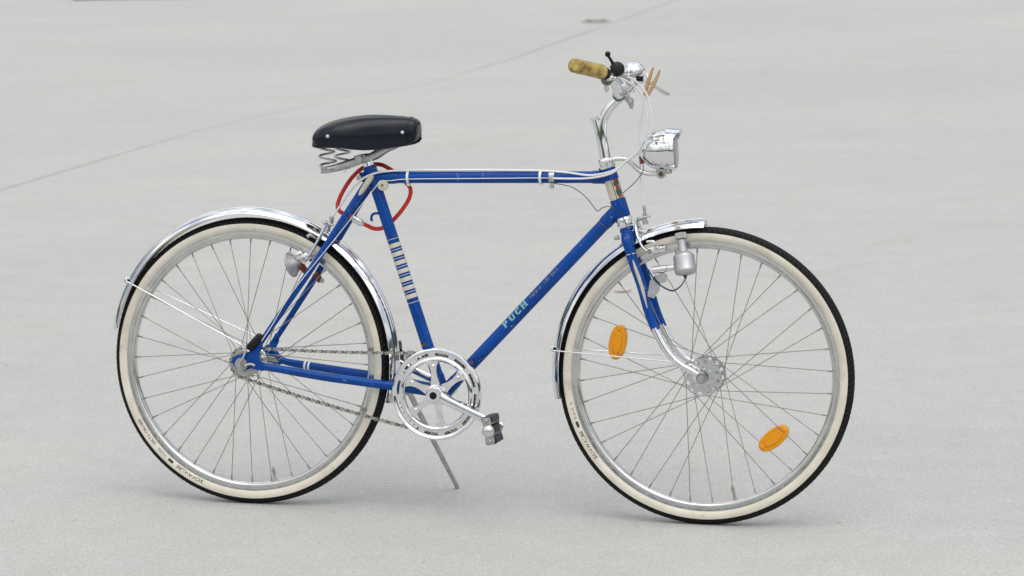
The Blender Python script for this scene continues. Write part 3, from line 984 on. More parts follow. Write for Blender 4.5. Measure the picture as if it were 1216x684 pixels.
# --- calipers
def caliper(parent_name, piv, padc, padd, sgn_out, bx):
    pass
ca = B()
ca.lathe((938, 0, 690), (1, 0, -.3), [(0, 4), (0, 6), (30, 6), (30, 8), (36, 8), (36, 4), (42, 4)], 12)
cal = ca.obj('brake_caliper', 'steel', bike)
for sg in (-1, 1):
    P = catmull([(952, sg * -6, 704), (955, sg * -18, 694), (962, sg * -31, 672), (974, sg * -36, 650), (990, sg * -35, 638)], 6)
    B().tube(P, [6.5, 7, 7, 6.2, 5.2], 12, flat=(.6, 1.1), upv=(1, 0, .4)).obj('caliper_arm', 'alu', cal)
    b = B()
    b.box((998, sg * -26, 643), (13, 0, 3), (0, 7, 0), (-1.5, 0, 6), 2)
    b.lathe((992, sg * -44, 640), (0, sg, 0), [(0, 6.5), (7, 6.5), (7, 4), (16, 4)], 8)
    b.tube(catmull([(984, sg * -38, 662), (1000, sg * -40, 663), (1005, sg * -40, 652), (998, sg * -40, 640), (986, sg * -40, 636)], 5), 3.0, 10)
    b.box((1018, sg * -24, 645), (8, 0, 1), (0, 6, 0), (0, 0, 6.5), 1.5)
    b.obj('brake_shoe', 'chrome', cal)
    B().box((1002, sg * -18, 644), (20, 0, 4.5), (0, 3.2, 0), (-1, 0, 4.6), 1.2).obj('brake_pad', 'tread', cal)
b = B()
b.tube(catmull([(950, 0, 702), (958, -4, 712), (968, -5, 712), (976, -4, 704)], 5), 4.2, 10)
b.lathe((974, -3, 700), (-.08, 0, 1), [(0, 4), (0, 6.5), (8, 6.5), (9, 4), (15, 4), (16, 6), (24, 6), (24, 3.4), (36, 3.4), (37, 4.6), (44, 3.6)], 10)
b.lathe((966, -7, 716), (1, 0, .2), [(0, 5), (6, 5), (6, 3), (20, 3)], 8)
b.obj('cable_anchor', 'steel', cal)
# rear
ca = B()
ca.lathe((214, 0, 646), V((-1, 0, .75)), [(0, 4), (0, 6), (26, 6), (26, 8), (32, 8), (32, 4), (38, 4)], 12)
rcal = ca.obj('brake_caliper', 'steel', bike)
for sg in (-1, 1):
    P = catmull([(205, sg * -6, 690), (196, sg * -16, 680), (186, sg * -30, 655), (172, sg * -36, 628), (158, sg * -34, 606), (150, sg * -28, 598)], 6)
    B().tube(P, [6, 7, 7, 6.2, 5.2], 12, flat=(.6, 1.1), upv=(-1, 0, .6)).obj('caliper_arm', 'alu', rcal)
    b = B()
    b.box((148, sg * -26, 604), (9, 0, 9), (0, 7, 0), (6, 0, -6), 2)
    b.lathe((150, sg * -42, 602), (0, sg, 0), [(0, 6.5), (7, 6.5), (7, 4), (16, 4)], 8)
    b.box((132, sg * -25, 610), (8, 0, 6), (0, 5, 0), (4, 0, -6), 2)
    b.obj('brake_shoe', 'chrome', rcal)
for (c, y) in (((137, 0, 580), -22), ((157, 0, 554), 30)):
    B().lathe((c[0] - 4, y, c[2] + 8), V((10, 6, -14)), [(0, 7), (1, 8), (22, 8), (24, 7)], 12).obj('brake_pad', 'brown', rcal)
B().lathe((166, 32, 547), V((8, 4, -4)), [(0, 6), (9, 6), (9, 4)], 12).obj('pad_nut', 'steel', rcal)
b = B()
b.lathe((205, -10, 682), (.25, 0, 1), [(0, 4), (0, 6.5), (8, 6.5), (9, 4), (14, 4), (15, 5.6), (22, 5.6), (23, 3)], 10)
b.lathe((186, -14, 692), (1, 0, -.3), [(0, 3), (6, 3), (6, 6), (12, 6), (12, 3.5), (30, 3.5)], 8)
b.tube(catmull([(176, -10, 648), (168, -16, 655), (160, -20, 660), (152, -22, 655)], 5), 5, 10)
b.obj('cable_anchor', 'steel', rcal)
# tail reflector: chromed cone with its lens facing backwards
ta = V((-.95, .08, -.30)).normalized()
tl = B().lathe(V((140, -14, 596)), ta, [(0, 6), (3, 9), (31, 28), (32, 31), (35, 31.5), (35.5, 28)], 28).obj('tail_reflector', 'zinc', bike)
B().lathe(V((140, -14, 596)) + ta * 36, ta, [(0, 27), (2.5, 27), (4, 22)], 28).obj('reflector_lens', 'badge_red', tl)
tubeobj('reflector_bracket', [(142, -14, 598), (155, -12, 606), (172, -6, 622), (196, 0, 640)], 4, 'steel', tl, 10, 5)

# --- drivetrain
BBx, BBz = 482, 290
CA = math.atan2(-65, 160)
cw = B()
Y0 = -51
cw.sweep_arc(BBx, BBz, [(110, Y0 + 3), (110, Y0 - 2), (108.5, Y0 - 5), (105.5, Y0 - 6), (103, Y0 - 4), (101, Y0 - 2.5), (98.5, Y0 - 2.5), (98.5, Y0 - .5), (103, Y0), (107, Y0 + 3)], 0, 360, 120)
cw.sweep_arc(BBx, BBz, [(92, Y0 - .5), (92, Y0 - 2.5), (88.5, Y0 - 2.5), (86, Y0 - 5), (82.5, Y0 - 5.5), (79.5, Y0 - 3), (78, Y0 - 1), (78, Y0 + 1), (84, Y0 + 1)], 0, 360, 120)
for k in range(12):
    a = k * 30 + 2
    cw.sweep_arc(BBx, BBz, [(99, Y0 - .6), (99, Y0 - 2.4), (91.5, Y0 - 2.4), (91.5, Y0 - .6)], a, a + 10, 6)
cw.lathe((BBx, -40, BBz), (0, -1, 0), [(0, 14), (0, 20), (14, 20), (18, 24), (20, 24), (22, 18)], 32)
for k in range(6):
    a = CA + k * PI / 3
    u = V((math.cos(a), 0, math.sin(a))); wv = V((-math.sin(a), 0, math.cos(a)))
    pts = [(14, -13), (26, -11), (40, -7.5), (56, -7), (68, -9), (76, -14), (83, -17), (83, 17), (76, 14), (68, 9), (56, 7), (40, 7.5), (26, 11), (14, 13)]
    cw.prism(pts, V((BBx, Y0 + 2.5, BBz)), u, wv, (0, -4.5, 0), 1.2)
    cw.lathe(V((BBx, Y0 - 1, BBz)) + u * 66, (0, -1, 0), [(0, 5.2), (2.5, 5.2), (3.5, 4)], 14)
ring = cw.obj('chainwheel', 'chrome', bike)
tr = B()
T = 48
pts = []
outer, inner = [], []
for k in range(T):
    for (da, r) in ((-.30, 93.2), (-.12, 97.5), (.12, 97.5), (.30, 93.2)):
        a = 2 * PI * (k + da) / T
        outer.append((r * math.cos(a), r * math.sin(a))); inner.append((84 * math.cos(a), 84 * math.sin(a)))
N_ = len(outer)
o0 = tr.add([(BBx + x, -44, BBz + z) for x, z in outer]); o1 = tr.add([(BBx + x, -41, BBz + z) for x, z in outer])
i0 = tr.add([(BBx + x, -44, BBz + z) for x, z in inner]); i1 = tr.add([(BBx + x, -41, BBz + z) for x, z in inner])
tr.bridge(o0, o1, N_); tr.bridge(i1, i0, N_); tr.bridge(o0, i0, N_); tr.bridge(i1, o1, N_)
tr.obj('toothed_ring', 'darkchain', ring)
def crank(sg, name='crank_arm'):
    a = CA if sg < 0 else CA + PI
    u = V((math.cos(a), 0, math.sin(a))); wv = V((-math.sin(a), 0, math.cos(a)))
    b = B()
    O = V((BBx, sg * 58, BBz))
    b.lathe(O, (0, sg, 0), [(0, 15), (0, 17), (4, 18.5), (22, 18.5), (25, 16.5), (25, 9), (22, 8.5)], 30)
    sec = []
    for s_, wd, th, yo in ((8, 13, 8, 15), (26, 11.5, 7.5, 15), (60, 9.6, 6.8, 18), (110, 8.6, 6.2, 22), (152, 9.2, 6.2, 25), (168, 11, 6.4, 26), (178, 11, 6.2, 26), (185, 8, 5, 26)):
        c = O + u * s_ + V((0, sg * yo, 0))
        ringp = []
        for k in range(16):
            t_ = 2 * PI * k / 16
            cx_, sx_ = math.cos(t_), math.sin(t_)
            ringp.append(c + wv * (wd * math.copysign(abs(cx_) ** .55, cx_)) + V((0, th * math.copysign(abs(sx_) ** .6, sx_), 0)))
        sec.append(b.add(ringp))
    for x, y in zip(sec, sec[1:]): b.bridge(x, y, 16)
    b.face(*[sec[0] + k for k in range(16)]); b.face(*[sec[-1] + k for k in range(16)])
    o_ = b.obj(name, 'chrome', bike)
    B().lathe(O + V((0, sg * 21, 0)), (0, sg, 0), [(0, 6), (0, 9.6), (3.4, 9.6), (4.2, 8)], 20).obj('dust_cap', 'plastic', o_)
    return O + u * 172 + V((0, sg * 26, 0))
PE = {}
for sg in (-1, 1): PE[sg] = crank(sg)
def pedal(sg):
    P = PE[sg] + V((0, sg * 8, 0))
    n = V((-.20, 0, 1)).normalized(); m_ = V((1, 0, .20)).normalized()
    Yv = V((0, sg, 0))
    b = B()
    b.lathe(P - Yv * 6, Yv, [(0, 5), (0, 7), (8, 7), (8, 9), (20, 9), (40, 11), (80, 11), (88, 9)], 20)
    pd = b.obj('pedal', 'rubber', bike)
    for s_ in (-1, 1):
        c = P + Yv * 48 + n * (25 * s_)
        bl = B()
        bl.box(c, m_ * 12, n * 7.5, Yv * 35, 3.0)
        for k in range(5):
            bl.box(c + Yv * (-26 + k * 13) + m_ * 11.4, n * 6, Yv * 4.2, m_ * 2.2, 1)
            bl.box(c + Yv * (-26 + k * 13) - m_ * 11.4, n * 6, Yv * 4.2, m_ * 2.2, 1)
        bl.obj('pedal_block', 'pedal_rubber', pd)
    for yy in (10, 84):
        pl = B()
        pts = [(10, 10), (11, 22), (9, 31), (-9, 31), (-11, 22), (-10, 10), (-10, -10), (-11, -22), (-9, -31), (9, -31), (11, -22), (10, -10)]
        pl.prism(pts, P + Yv * yy, m_, n, Yv * 3.2, .8)
        if yy > 50:
            for s_ in (-1, 1): pl.lathe(P + Yv * 84 + n * (24 * s_), Yv, [(0, 4), (5.5, 4), (6.5, 2.5)], 10)
        pl.obj('pedal_plate', 'steel', pd)
    B().lathe(P + Yv * 84, Yv, [(0, 13), (3, 15), (7, 14.4), (11, 11), (13.5, 6), (14, 2)], 26).obj('pedal_cap', 'alu', pd)
for sg in (-1, 1): pedal(sg)

# chain: a loop of alternating links
def chain_path():
    r1, r2 = 37.5, 97.5
    c1, c2 = V((0, 0, 348)), V((BBx, 0, BBz))
    pts = []
    # front ring: from top (94 deg) clockwise round the front to the bottom
    d = (c2 - c1); base = math.atan2(d.z, d.x); al = math.acos((r2 - r1) / d.length)
    top = base + PI - al; bot = base + PI + al
    # rear sprocket arc from bot round the back to top
    n = 40
    up_ = []
    for i in range(n + 1):
        a = bot + (2 * PI + top - bot - 2 * PI) * 0 + (bot * 0)
    for i in range(n + 1):
        a = top + (bot - top) * i / n
        pts.append(c1 + V((math.cos(a), 0, math.sin(a))) * r1)
    A = pts[-1]
    E_ = c2 + V((math.cos(bot), 0, math.sin(bot))) * r2
    for i in range(1, 40):
        s_ = i / 40
        pts.append(A.lerp(E_, s_) - V((0, 0, 5 * 4 * s_ * (1 - s_))))
    for i in range(n * 2 + 1):
        a = bot + (top + 2 * PI - bot) * i / (n * 2)
        pts.append(c2 + V((math.cos(a), 0, math.sin(a))) * r2)
    A = pts[-1]; E_ = pts[0]
    for i in range(1, 40):
        s_ = i / 40
        pts.append(A.lerp(E_, s_) - V((0, 0, 5 * 4 * s_ * (1 - s_))))
    return pts
cp = chain_path()
cum = [0]
for a, b in zip(cp, cp[1:] + cp[:1]): cum.append(cum[-1] + (b - a).length)
NL = int(round(cum[-1] / 12.7 / 2) * 2)
def at(s_):
    s_ %= cum[-1]
    lo = 0
    hi = len(cum) - 1
    while hi - lo > 1:
        m_ = (lo + hi) // 2
        if cum[m_] <= s_: lo = m_
        else: hi = m_
    f = (s_ - cum[lo]) / (cum[hi] - cum[lo])
    return cp[lo].lerp(cp[hi % len(cp)], f)
pins = [at(cum[-1] * i / NL) for i in range(NL)]
cb = B()
for i in range(NL):
    cb.mi = i % 2
    a, b = pins[i], pins[(i + 1) % NL]
    d = (b - a); h_ = d.length / 2; d.normalize()
    nn = V((-d.z, 0, d.x))
    c = (a + b) / 2
    o = 3.6 if i % 2 else 2.4
    pts = []
    for k in range(5):
        t_ = -PI / 2 + PI * k / 4
        pts.append((h_ + 4.2 * math.cos(t_), 4.2 * math.sin(t_)))
    pts.append((0, 2.0))
    for k in range(5):
        t_ = PI / 2 + PI * k / 4
        pts.append((-h_ + 4.2 * math.cos(t_), 4.2 * math.sin(t_)))
    pts.append((0, -2.0))
    for sg in (-1, 1):
        cb.prism(pts, c + V((0, -42.5 + sg * o, 0)), d, nn, (0, sg * 1.1, 0))
    cb.lathe(a + V((0, -42.5 - 4.9, 0)), (0, 1, 0), [(0, 2.1), (2.6, 2.1), (2.6, 3.9), (7.2, 3.9), (7.2, 2.1), (9.8, 2.1)], 8)
tag(cb.obj('chain', ['darkchain', 'chain'], bike), kind='stuff')

# --- kickstand
ks = tubeobj('kickstand', [(389, 27, 286), (422, 120, 158), (459.5, 223.5, 18.5)], [7.4, 6.6, 5.2], 'steel', bike, 12, 6)
b = B()
b.box((392, 12, 296), (20, 0, 0), (0, 20, 0), (0, 0, 8), 3)
b.lathe((389, 18, 286), (0, 1, .2), [(0, 8), (0, 12), (16, 12), (16, 8)], 18)
b.lathe((372, 0, 268), (0, 0, 1), [(0, 5), (0, 8), (8, 8), (8, 4), (24, 4)], 6)
b.obj('stand_bracket', 'steel', ks)

# --- saddle
XS = [178, 181, 187, 198, 214, 234, 256, 282, 308, 334, 360, 384, 404, 416, 423, 425.5]
TOP = [902, 910, 918, 926, 933.5, 939.5, 944.5, 948, 949.5, 948.5, 947.5, 946, 943.5, 941, 936, 925]
BOT = [889, 880, 874, 872.5, 873.5, 874, 873, 869.5, 867.5, 868.5, 871, 875, 879.5, 884.5, 893, 906]
HWD = [58, 74, 86, 95, 101, 102, 98, 89, 76, 61, 48, 40, 35, 32, 28.5, 22]
sb = B()
secs = []
TS = []
for i in range(29):
    TS.append(-1 + 2 * i / 28)
for x, zt, zb, wd in zip(XS, TOP, BOT, HWD):
    h = zt - zb
    pts = []
    for t_ in TS:
        a = t_ * PI / 2 * 1.0
        # superellipse dome, skirt dropping straight
        y = wd * math.copysign(abs(math.sin(a)) ** .72, a)
        z = zb + h * (abs(math.cos(a)) ** .50 if abs(t_) < .999 else 0)
        # slight inward tuck low on the skirt, slightly dished along the middle at the back
        tuck = 1 - .07 * max(0, 1 - (z - zb) / (h * .3)) if h > 0 else 1
        dish = -2.5 * math.exp(-(y / 22) ** 2) * max(0, min(1, (330 - x) / 90)) if x > 190 else 0
        drop_ = 2.0 * (abs(y) / 60) ** 2 * max(0, min(1, (300 - x) / 80))
        pts.append((x, y * tuck, z + dish - drop_ * 0.4))
    secs.append(sb.add(pts))
K = len(TS)
for a, b in zip(secs, secs[1:]): sb.bridge(a, b, K, False)
sb.face(*[secs[0] + k for k in range(K)]); sb.face(*[secs[-1] + k for k in range(K)])
# underside lip
und = []
for x, zt, zb, wd in zip(XS, TOP, BOT, HWD):
    pts = []
    for t_ in (-1, -.5, 0, .5, 1):
        pts.append((x, t_ * wd * .90, zb + (6 if abs(t_) < 1 else 1.5)))
    und.append(sb.add(pts))
for a, b in zip(und, und[1:]): sb.bridge(a, b, 5, False)
saddle = sb.obj('saddle', 'vinyl', bike, 60)
sm = saddle.modifiers.new('smooth', 'SUBSURF'); sm.levels = 1; sm.render_levels = 1
for sg in (-1, 1):
    B().tube([(x, sg * wd * .935, zb + .5) for x, zb, wd in list(zip(XS, BOT, HWD))[1:-1]], 1.9, 8).obj('saddle_piping', 'vinyl', saddle)
i_ = XS.index(404)
B().tube([V(sb.v[secs[i_] + k]) + V((1.5, 0, .35)) for k in range(K)], 1.0, 6).obj('nose_seam', 'vinyl', saddle)
def skirt_y(x):
    for i in range(len(XS) - 1):
        if XS[i] <= x <= XS[i + 1]:
            f = (x - XS[i]) / (XS[i + 1] - XS[i]); return HWD[i] + (HWD[i + 1] - HWD[i]) * f
for (x, z) in ((229, 899), (393.8, 908)):
    for sg in (-1, 1):
        B().lathe((x, sg * (skirt_y(x) - 4.5), z), (0, sg, .15), [(0, 5), (3.4, 5), (5.2, 3.6), (5.8, 1)], 16).obj('rivet', 'alu', saddle)
for sg in (-1, 1):
    hp = []
    for i in range(60):
        s_ = i / 59
        a = s_ * 2 * PI * 2.4 + (2.2 if sg < 0 else .6)
        c = V((211 + 8 * s_, sg * 60, 877 - 53 * s_))
        rad = 18 + 2.0 * s_
        hp.append(c + V((math.cos(a) * rad, math.sin(a) * rad, 0)))
    B().tube(hp, 2.7, 8).obj('coil_spring', 'steel', saddle)
    B().tube(catmull([(204, sg * 64, 817), (230, sg * 54, 823), (258, sg * 36, 833), (284, sg * 24, 842), (312, sg * 20, 850), (338, sg * 16, 866), (368, sg * 12, 878)], 6), [7.5, 8, 8.5, 9, 9, 8], 12, flat=(.4, 1.0), upv=(0, 1, 0)).obj('saddle_rail', 'steel', saddle)
    B().lathe((216, sg * 60, 817), (0, 0, 1), [(0, 12), (0, 16), (3, 16), (4, 12)], 16).obj('spring_seat', 'zinc', saddle)
cl = B()
cl.box((286, 0, 843), (14, 0, 3), (0, 28, 0), (-2, 0, 10), 3)
cl.lathe((286, -38, 843), (0, 1, 0), [(0, 5), (0, 9), (8, 9), (8, 12), (11, 12), (65, 12), (65, 12), (68, 12), (68, 9), (76, 9)], 12)
cl.obj('saddle_clamp', 'steel', saddle)
B().box((204, 0, 817), (4, 0, 0), (0, 66, 0), (0, 0, 7.5), 2).obj('saddle_rail', 'zinc', saddle)
B().lathe(seat(806), SA, [(0, 12.6), (46, 12.6)], 24).obj('seat_post', 'chrome', bike)
B().lathe((282, -24, 798), (0, 1, 0), [(0, 5), (0, 7), (6, 7), (6, 4), (42, 4), (42, 7), (48, 7)], 8).obj('seat_bolt', 'steel', bike)

# --- dynamo
da = (V((1062.5, -31.5, 680)) - V((1080, -50, 588))).normalized()
DO = V((1080, -50, 587))
dy = B()
dy.lathe(DO, da, [(0, 6), (1, 14), (3, 21), (6, 24.2), (10, 25.4), (14, 25.8), (15, 25.2), (44, 24.6), (48, 23.4), (52, 19.5), (55, 15), (57, 11.4), (62, 10.2), (80, 9.4), (84, 9)], 36)
dyn = dy.obj('dynamo', 'zinc', bike)
rl = []
b = B()
pts = []
for k in range(48):
    r = 13.6 if k % 2 else 12.6
    pts.append((r * math.cos(2 * PI * k / 48), r * math.sin(2 * PI * k / 48)))
_, uu, ww = frame_of(da)
b.prism(pts, DO + da * 86, uu, ww, da * 14, .8)
b.obj('roller', 'steel', dyn)
b = B()
b.lathe((1000, -50, 597), (55, 2, 8), [(0, 5), (0, 8), (2, 8.6), (34, 8.6), (36, 7), (52, 7)], 20)
b.prism([(-13, -30), (2, -34), (16, -14), (18, 14), (6, 22), (-8, 6)], (1001, -47, 565), (1, 0, 0), (0, 0, 1), (0, 4, 0), .8)
b.lathe((1024, -56, 580), (0, 1, 0), [(0, 8), (0, 12), (10, 12), (10, 8)], 20)
b.lathe((997, -48, 545), (0, -1, 0), [(0, 8), (5, 8), (5, 4), (9, 4)], 6)
b.obj('dynamo_bracket', 'alu', dyn)
B().lathe((1024, -59, 580), (0, 1, 0), [(0, 3), (0, 6), (4, 6)], 6).obj('bracket_bolt', 'chrome', dyn)
B().lathe(DO + V((-3, 0, 2)), -da, [(0, 5), (5, 5), (5, 3), (10, 3)], 10).obj('dynamo_terminal', 'wire', dyn)
wp = catmull([(1077, -50, 578), (1068, -51, 563), (1050, -52, 551), (1030, -53, 557), (1010, -54, 571), (999, -52, 585), (990, -46, 598)], 20)
tw = B()
for ph in (0, PI):
    tw.tube([q + V((0, math.cos(i * .9 + ph) * 1.3, math.sin(i * .9 + ph) * 1.3)) for i, q in enumerate(wp)], 1.1, 6)
tw.obj('dynamo_cable', 'bluewire', dyn)

# --- cables, ties, clips
tubeobj('brake_cable', [(948, -92, 1044), (958, -75, 1037), (968, -60, 1026), (985, -50, 1000.6), (993, -45, 958), (987, -42, 913), (970.6, -38, 876), (938, -33, 850), (912.5, -29, 831), (885, -25, 820), (843, -18, 813), (789, -12, 818.4),
         (723, -7, 821.4), (640, -7, 821.4), (562, -7, 820.8), (480, -7, 819.2), (400, -8, 818), (340, -18, 814), (310, -25, 806), (286, -26, 792), (257, -21, 763), (235, -15, 734), (212, -11, 704)], 2.6, 'white', bike, 10, 8)
tubeobj('shift_cable', [(930, -118, 1044), (946, -100, 1035), (962, -72, 1020), (978, -56, 992), (985, -50, 950), (979, -46, 910), (962, -42, 872), (932, -37, 846), (908, -33, 825), (882, -28, 814), (842, -20, 806.5), (800, -17, 804.5), (752, -16, 804.6)], 2.4, 'white', bike, 10, 8)
tubeobj('shift_wire', [(752, -16, 804.6), (725, -15.6, 805), (560, -15.2, 801), (400, -15.2, 797.3), (362, -18, 793), (349, -23, 792.5), (333, -27, 787), (322, -29.5, 774), (273, -37, 711), (232, -44.5, 657.5), (126, -60, 525), (80, -67, 449), (52, -72, 406)], 1.0, 'white', bike, 8, 3)
tubeobj('brake_cable', [(922, 128, 1022), (948, 95, 1046), (968, 40, 1045), (978, -4, 1030), (977, -18, 1011), (968, -18, 963), (960.5, -14, 925), (958.5, -8, 880), (961.5, -2, 801), (968, -2, 756), (970.5, -3, 738)], [2.9, 2.9, 2.9, 2.9, 2.8, 2.4, 2.2, 2.2], 'white', bike, 10, 8)
tubeobj('lamp_wire', [(967, -10, 846), (969, -10, 826), (957, -13, 806), (942, -16, 790), (923, -18.5, 773)], 1.0, 'wire', bike, 6, 6)
tubeobj('lamp_wire', [(757, -8, 792), (780, -8, 789), (800.5, -8, 783.5), (820, -10, 772), (836, -12, 758.7), (852, -14, 740), (861, -15, 730), (868, -16, 733), (873, -17, 737), (892, -20, 741.4), (914, -21.5, 729), (928.6, -22.5, 710), (937, -23, 684.5)], 1.0, 'wire', bike, 6, 6)
tie = B()
tie.lathe((-3, 0, 0), (1, 0, 0), [(0, 15.2), (0, 17.2), (6, 17.2), (6, 15.2)], 28, closed=True)
tie.box((0, -3, -18), (3.4, 0, 0), (0, 4, 0), (0, 0, 3), .8)
tm = tie.mesh('cable_tie', 'white')
for x in (399, 723): link('cable_tie', tm, bike, Matrix.Translation((x * .001, 0, (801.2 + (x - 399) * .0157) * .001)))
b = B()
b.lathe((744, 0, 806), td, [(0, 14.4), (0, 15.8), (13, 15.8), (13, 14.4)], 28, closed=True)
b.box((751, -10, 787), (5, 0, 0), (0, 3.4, 0), (0, 0, 6), 1)
b.lathe((751, -17, 785), (0, 1, 0), [(0, 3), (0, 5), (4, 5), (4, 2.5), (14, 2.5)], 8)
b.box((751, -16.5, 804), (6.6, 0, 0), (0, 1.5, 0), (0, 0, 6.5), 1)
b.obj('cable_clip', 'steel', bike)
b = B()
b.lathe((341, -16, 782), (0, -1, 0), [(0, 8), (0, 12.6), (2, 12.8), (4, 10.8), (6, 10.8), (8, 12.8), (10, 12.6), (11, 9), (11, 4)], 26)
pl = b.obj('cable_pulley', 'cream', bike)
B().lathe((341, -24, 782), (0, -1, 0), [(0, 3), (4.2, 3), (4.8, 2)], 10).obj('pulley_pin', 'rust', pl)
# black rubber sleeve at the foot of the near seat stay
B().lathe((17, -70, 384), V((35, 6, 39)), [(0, 4), (1, 8), (4, 10), (42, 10), (46, 8.5), (49, 5)], 20).obj('rubber_sleeve', 'rubber', bike)

# ------------------------------------------------------------------ things hung or clipped on the bicycle
def free(name, label, cat):
    e = bpy.data.objects.new(name, None)
    COL.objects.link(e)
    e.location = bike.location; e.rotation_euler = bike.rotation_euler
    e.empty_display_size = .05
    tag(e, label, cat)
    return e
lkq = free('cable_lock', 'red plastic-covered cable lock looped round the seat tube under the saddle', 'lock')
LP = [(256, 8, 703), (243, 3, 709.5), (228, 4, 714), (218.5, 8, 726), (221, 14, 745), (230, 20, 766), (246, 26, 792), (264, 28, 811), (280, 29, 822), (297, 29, 828), (322, 28, 828), (347, 25, 817), (366, 23.5, 804), (382, 23.5, 789), (396, 23.5, 772),
      (393, 23.5, 749), (376, 23.5, 722), (355, 24, 698), (340, 24, 684), (323, 23, 675.5), (306, 20, 675), (290, 16, 682), (281, 13, 687)]
B().tube(catmull(LP, 8), 5.1, 14).obj('cable', 'red', lkq)
b = B()
Lq = V((284, 14, 684)) - V((254, 8, 703))
b.lathe((254, 8, 703), Lq, [(0, 6), (0, 9.5), (2, 10), (9, 10), (9.5, 9), (11, 9), (11.5, 10), (18, 10), (18.5, 9), (20, 9), (20.5, 10), (27, 10), (30, 8), (34, 6.4)], 22)
b.obj('coupling', 'alu', lkq)
pg = free('clothes_peg', 'wooden clothes peg clipped to the white brake cable by the handlebar', 'clothes peg')
for (A, Bq, sd2) in (((971, -20, 1001), (993.5, -20, 1066), -1), ((981, -20, 997), (1009, -20, 1060), 1)):
    A, Bq = V(A), V(Bq)
    d = (Bq - A); Ln = d.length; d.normalize(); nn = V((d.z, 0, -d.x))
    pts = [(0, 1.2 * sd2), (Ln * .42, 4.2 * sd2), (Ln * .5, 4.4 * sd2), (Ln * .8, 3.4 * sd2), (Ln, 1.0 * sd2), (Ln, -1.2 * sd2), (Ln * .5, -3.6 * sd2), (Ln * .4, -4.4 * sd2), (Ln * .12, -4.0 * sd2), (0, -2.4 * sd2)]
    B().prism(pts, A + V((0, -5, 0)), d, nn, (0, 10, 0), .6).obj('peg_leg', 'wood', pg)
sp = B()
hp = []
for i in range(40):
    a = i / 39 * 2 * PI * 3
    hp.append(V((987 + 4.5 * math.cos(a), -26 + 12 * i / 39, 1030 + 4.5 * math.sin(a))))
sp.tube(hp, .9, 6)
sp.tube([(983, -26, 1030), (980, -26, 1022), (991, -26, 1021)], .9, 6)
sp.obj('peg_spring', 'steel', pg)

# ------------------------------------------------------------------ odds and ends lying on the concrete
def leaf(name, x, y, ln, wd, rot, mat, label, group=None, curl=4):
    b = B()
    n = 7
    r0_, r1_ = [], []
    for i in range(n):
        s_ = i / (n - 1)
        wv = wd * .5 * (math.sin(PI * min(1, s_ * 1.02)) ** .7 if 0 < i < n - 1 else .08)
        z = 1.5 + curl * (s_ - .5) ** 2 * 4
        r0_.append((-ln / 2 + ln * s_, -wv, z + 1.2)); r1_.append((-ln / 2 + ln * s_, wv, z + 2))
    rows = [b.add(r0_), b.add([(p_[0], 0, p_[2] - 1.4) for p_ in r0_]), b.add(r1_)]
    low = [b.add([(p_[0], p_[1], p_[2] - .8) for p_ in r0_]), b.add([(p_[0], 0, p_[2] - 2.2) for p_ in r0_]), b.add([(p_[0], p_[1], p_[2] - .8) for p_ in r1_])]
    for rw in (rows, low):
        b.bridge(rw[0], rw[1], n, False); b.bridge(rw[1], rw[2], n, False)
    b.bridge(rows[0], low[0], n, False); b.bridge(rows[2], low[2], n, False)
    o_ = b.obj(name, mat)
    o_.location = (x, y, 0); o_.rotation_euler = (0, 0, rot)
    tag(o_, label, 'leaf', group)
    return o_
leaf('dry_leaf', .386, 2.853, 62, 16, .2, 'twig', 'small tan dry leaf seen through the front wheel spokes')
for (x, y, ln, rot, lab) in ((-.775, 6.231, 44, 1.2, 'tiny grey-brown leaf scrap lying on the open concrete behind the saddle'),):
    leaf('leaf_scrap', x, y, ln * .6, ln * .2, rot, 'darkfleck', lab, None, .5)
b = B()
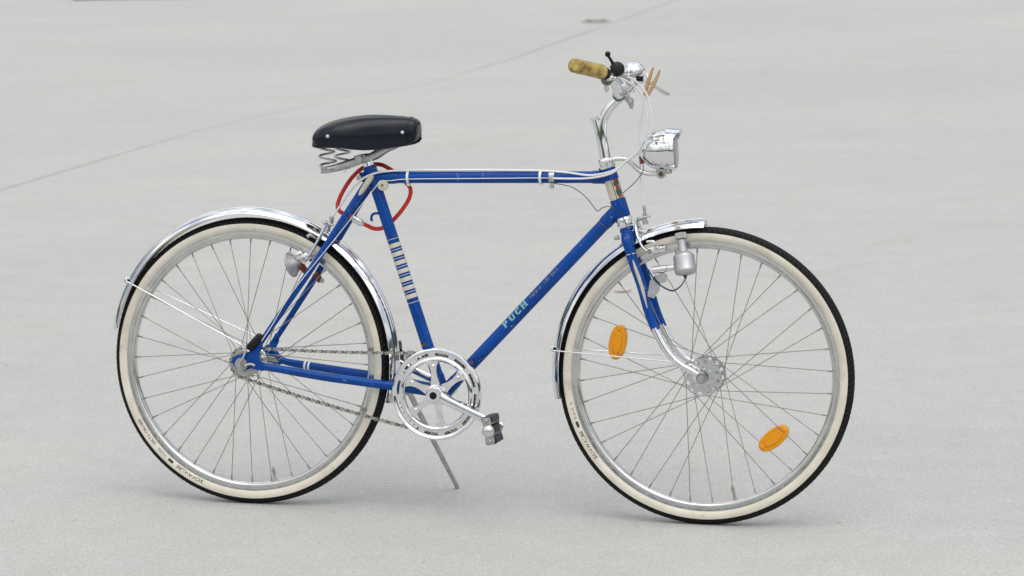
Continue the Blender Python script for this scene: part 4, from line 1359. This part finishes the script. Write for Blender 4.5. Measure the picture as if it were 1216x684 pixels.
b.lathe((0, 0, -12), (0, 0, 1), [(0, 118), (12.2, 118), (15, 116), (15, 108), (12.6, 106), (12.6, 20), (14, 18)], 48)
for k in range(8):
    a = k * PI / 4
    b.box((64 * math.cos(a), 64 * math.sin(a), 13), V((math.cos(a), math.sin(a), 0)) * 28, V((-math.sin(a), math.cos(a), 0)) * 7, (0, 0, 1.6))
dc = b.obj('drain_cover', 'iron')
dc.location = (.708, 15.228, 0)
tag(dc, 'small round iron drain cover set in the far concrete beside the joint', 'drain cover')
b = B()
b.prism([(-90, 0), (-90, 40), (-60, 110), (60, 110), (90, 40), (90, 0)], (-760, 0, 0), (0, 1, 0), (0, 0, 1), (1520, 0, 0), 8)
wk = b.obj('car_shadow_block', 'car_shade')  # added dark block in place of the shadow beneath a parked car
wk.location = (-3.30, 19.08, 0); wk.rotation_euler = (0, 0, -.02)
tag(wk, 'low dark block standing in for the shadow under a parked car at the far edge of the yard', 'shadow block')

# ------------------------------------------------------------------ unseen ring of trees, added so the chrome has something dark to mirror
M['foliage'] = simple('added_foliage', (.045, .075, .03), .8, 0, .5, .5, .1)
b = B()
rw = random.Random(3)
NA = 220
prof = [(0, 0), (0, .25), (.10, .55), (.3, .85), (.5, 1), (.75, .8), (1, .3), (1, 0)]
hts = []
h = 9.0
for i in range(NA):
    h += rw.uniform(-1.6, 1.6); h = min(13, max(6, h)); hts.append(h)
rings = []
for i in range(NA):
    a = 2 * PI * i / NA
    hh = hts[i] * min(1, 1) if i < NA - 6 else hts[i] + (hts[0] - hts[i]) * (i - NA + 6) / 6
    pts = []
    for (s_, z) in prof:
        r = 72 + 16 * s_ + rw.uniform(-1.3, 1.3)
        pts.append((1000 * r * math.sin(a), 1000 * r * math.cos(a), 1000 * (hh * z + (rw.uniform(-.7, .7) if z else -.3))))
    rings.append(b.add(pts))
for i in range(NA): b.bridge(rings[i], rings[(i + 1) % NA], len(prof), False)
tag(b.obj('added_woods', 'foliage', None, 10), 'unseen dark band of trees added far off for the chrome to mirror', kind='stuff')
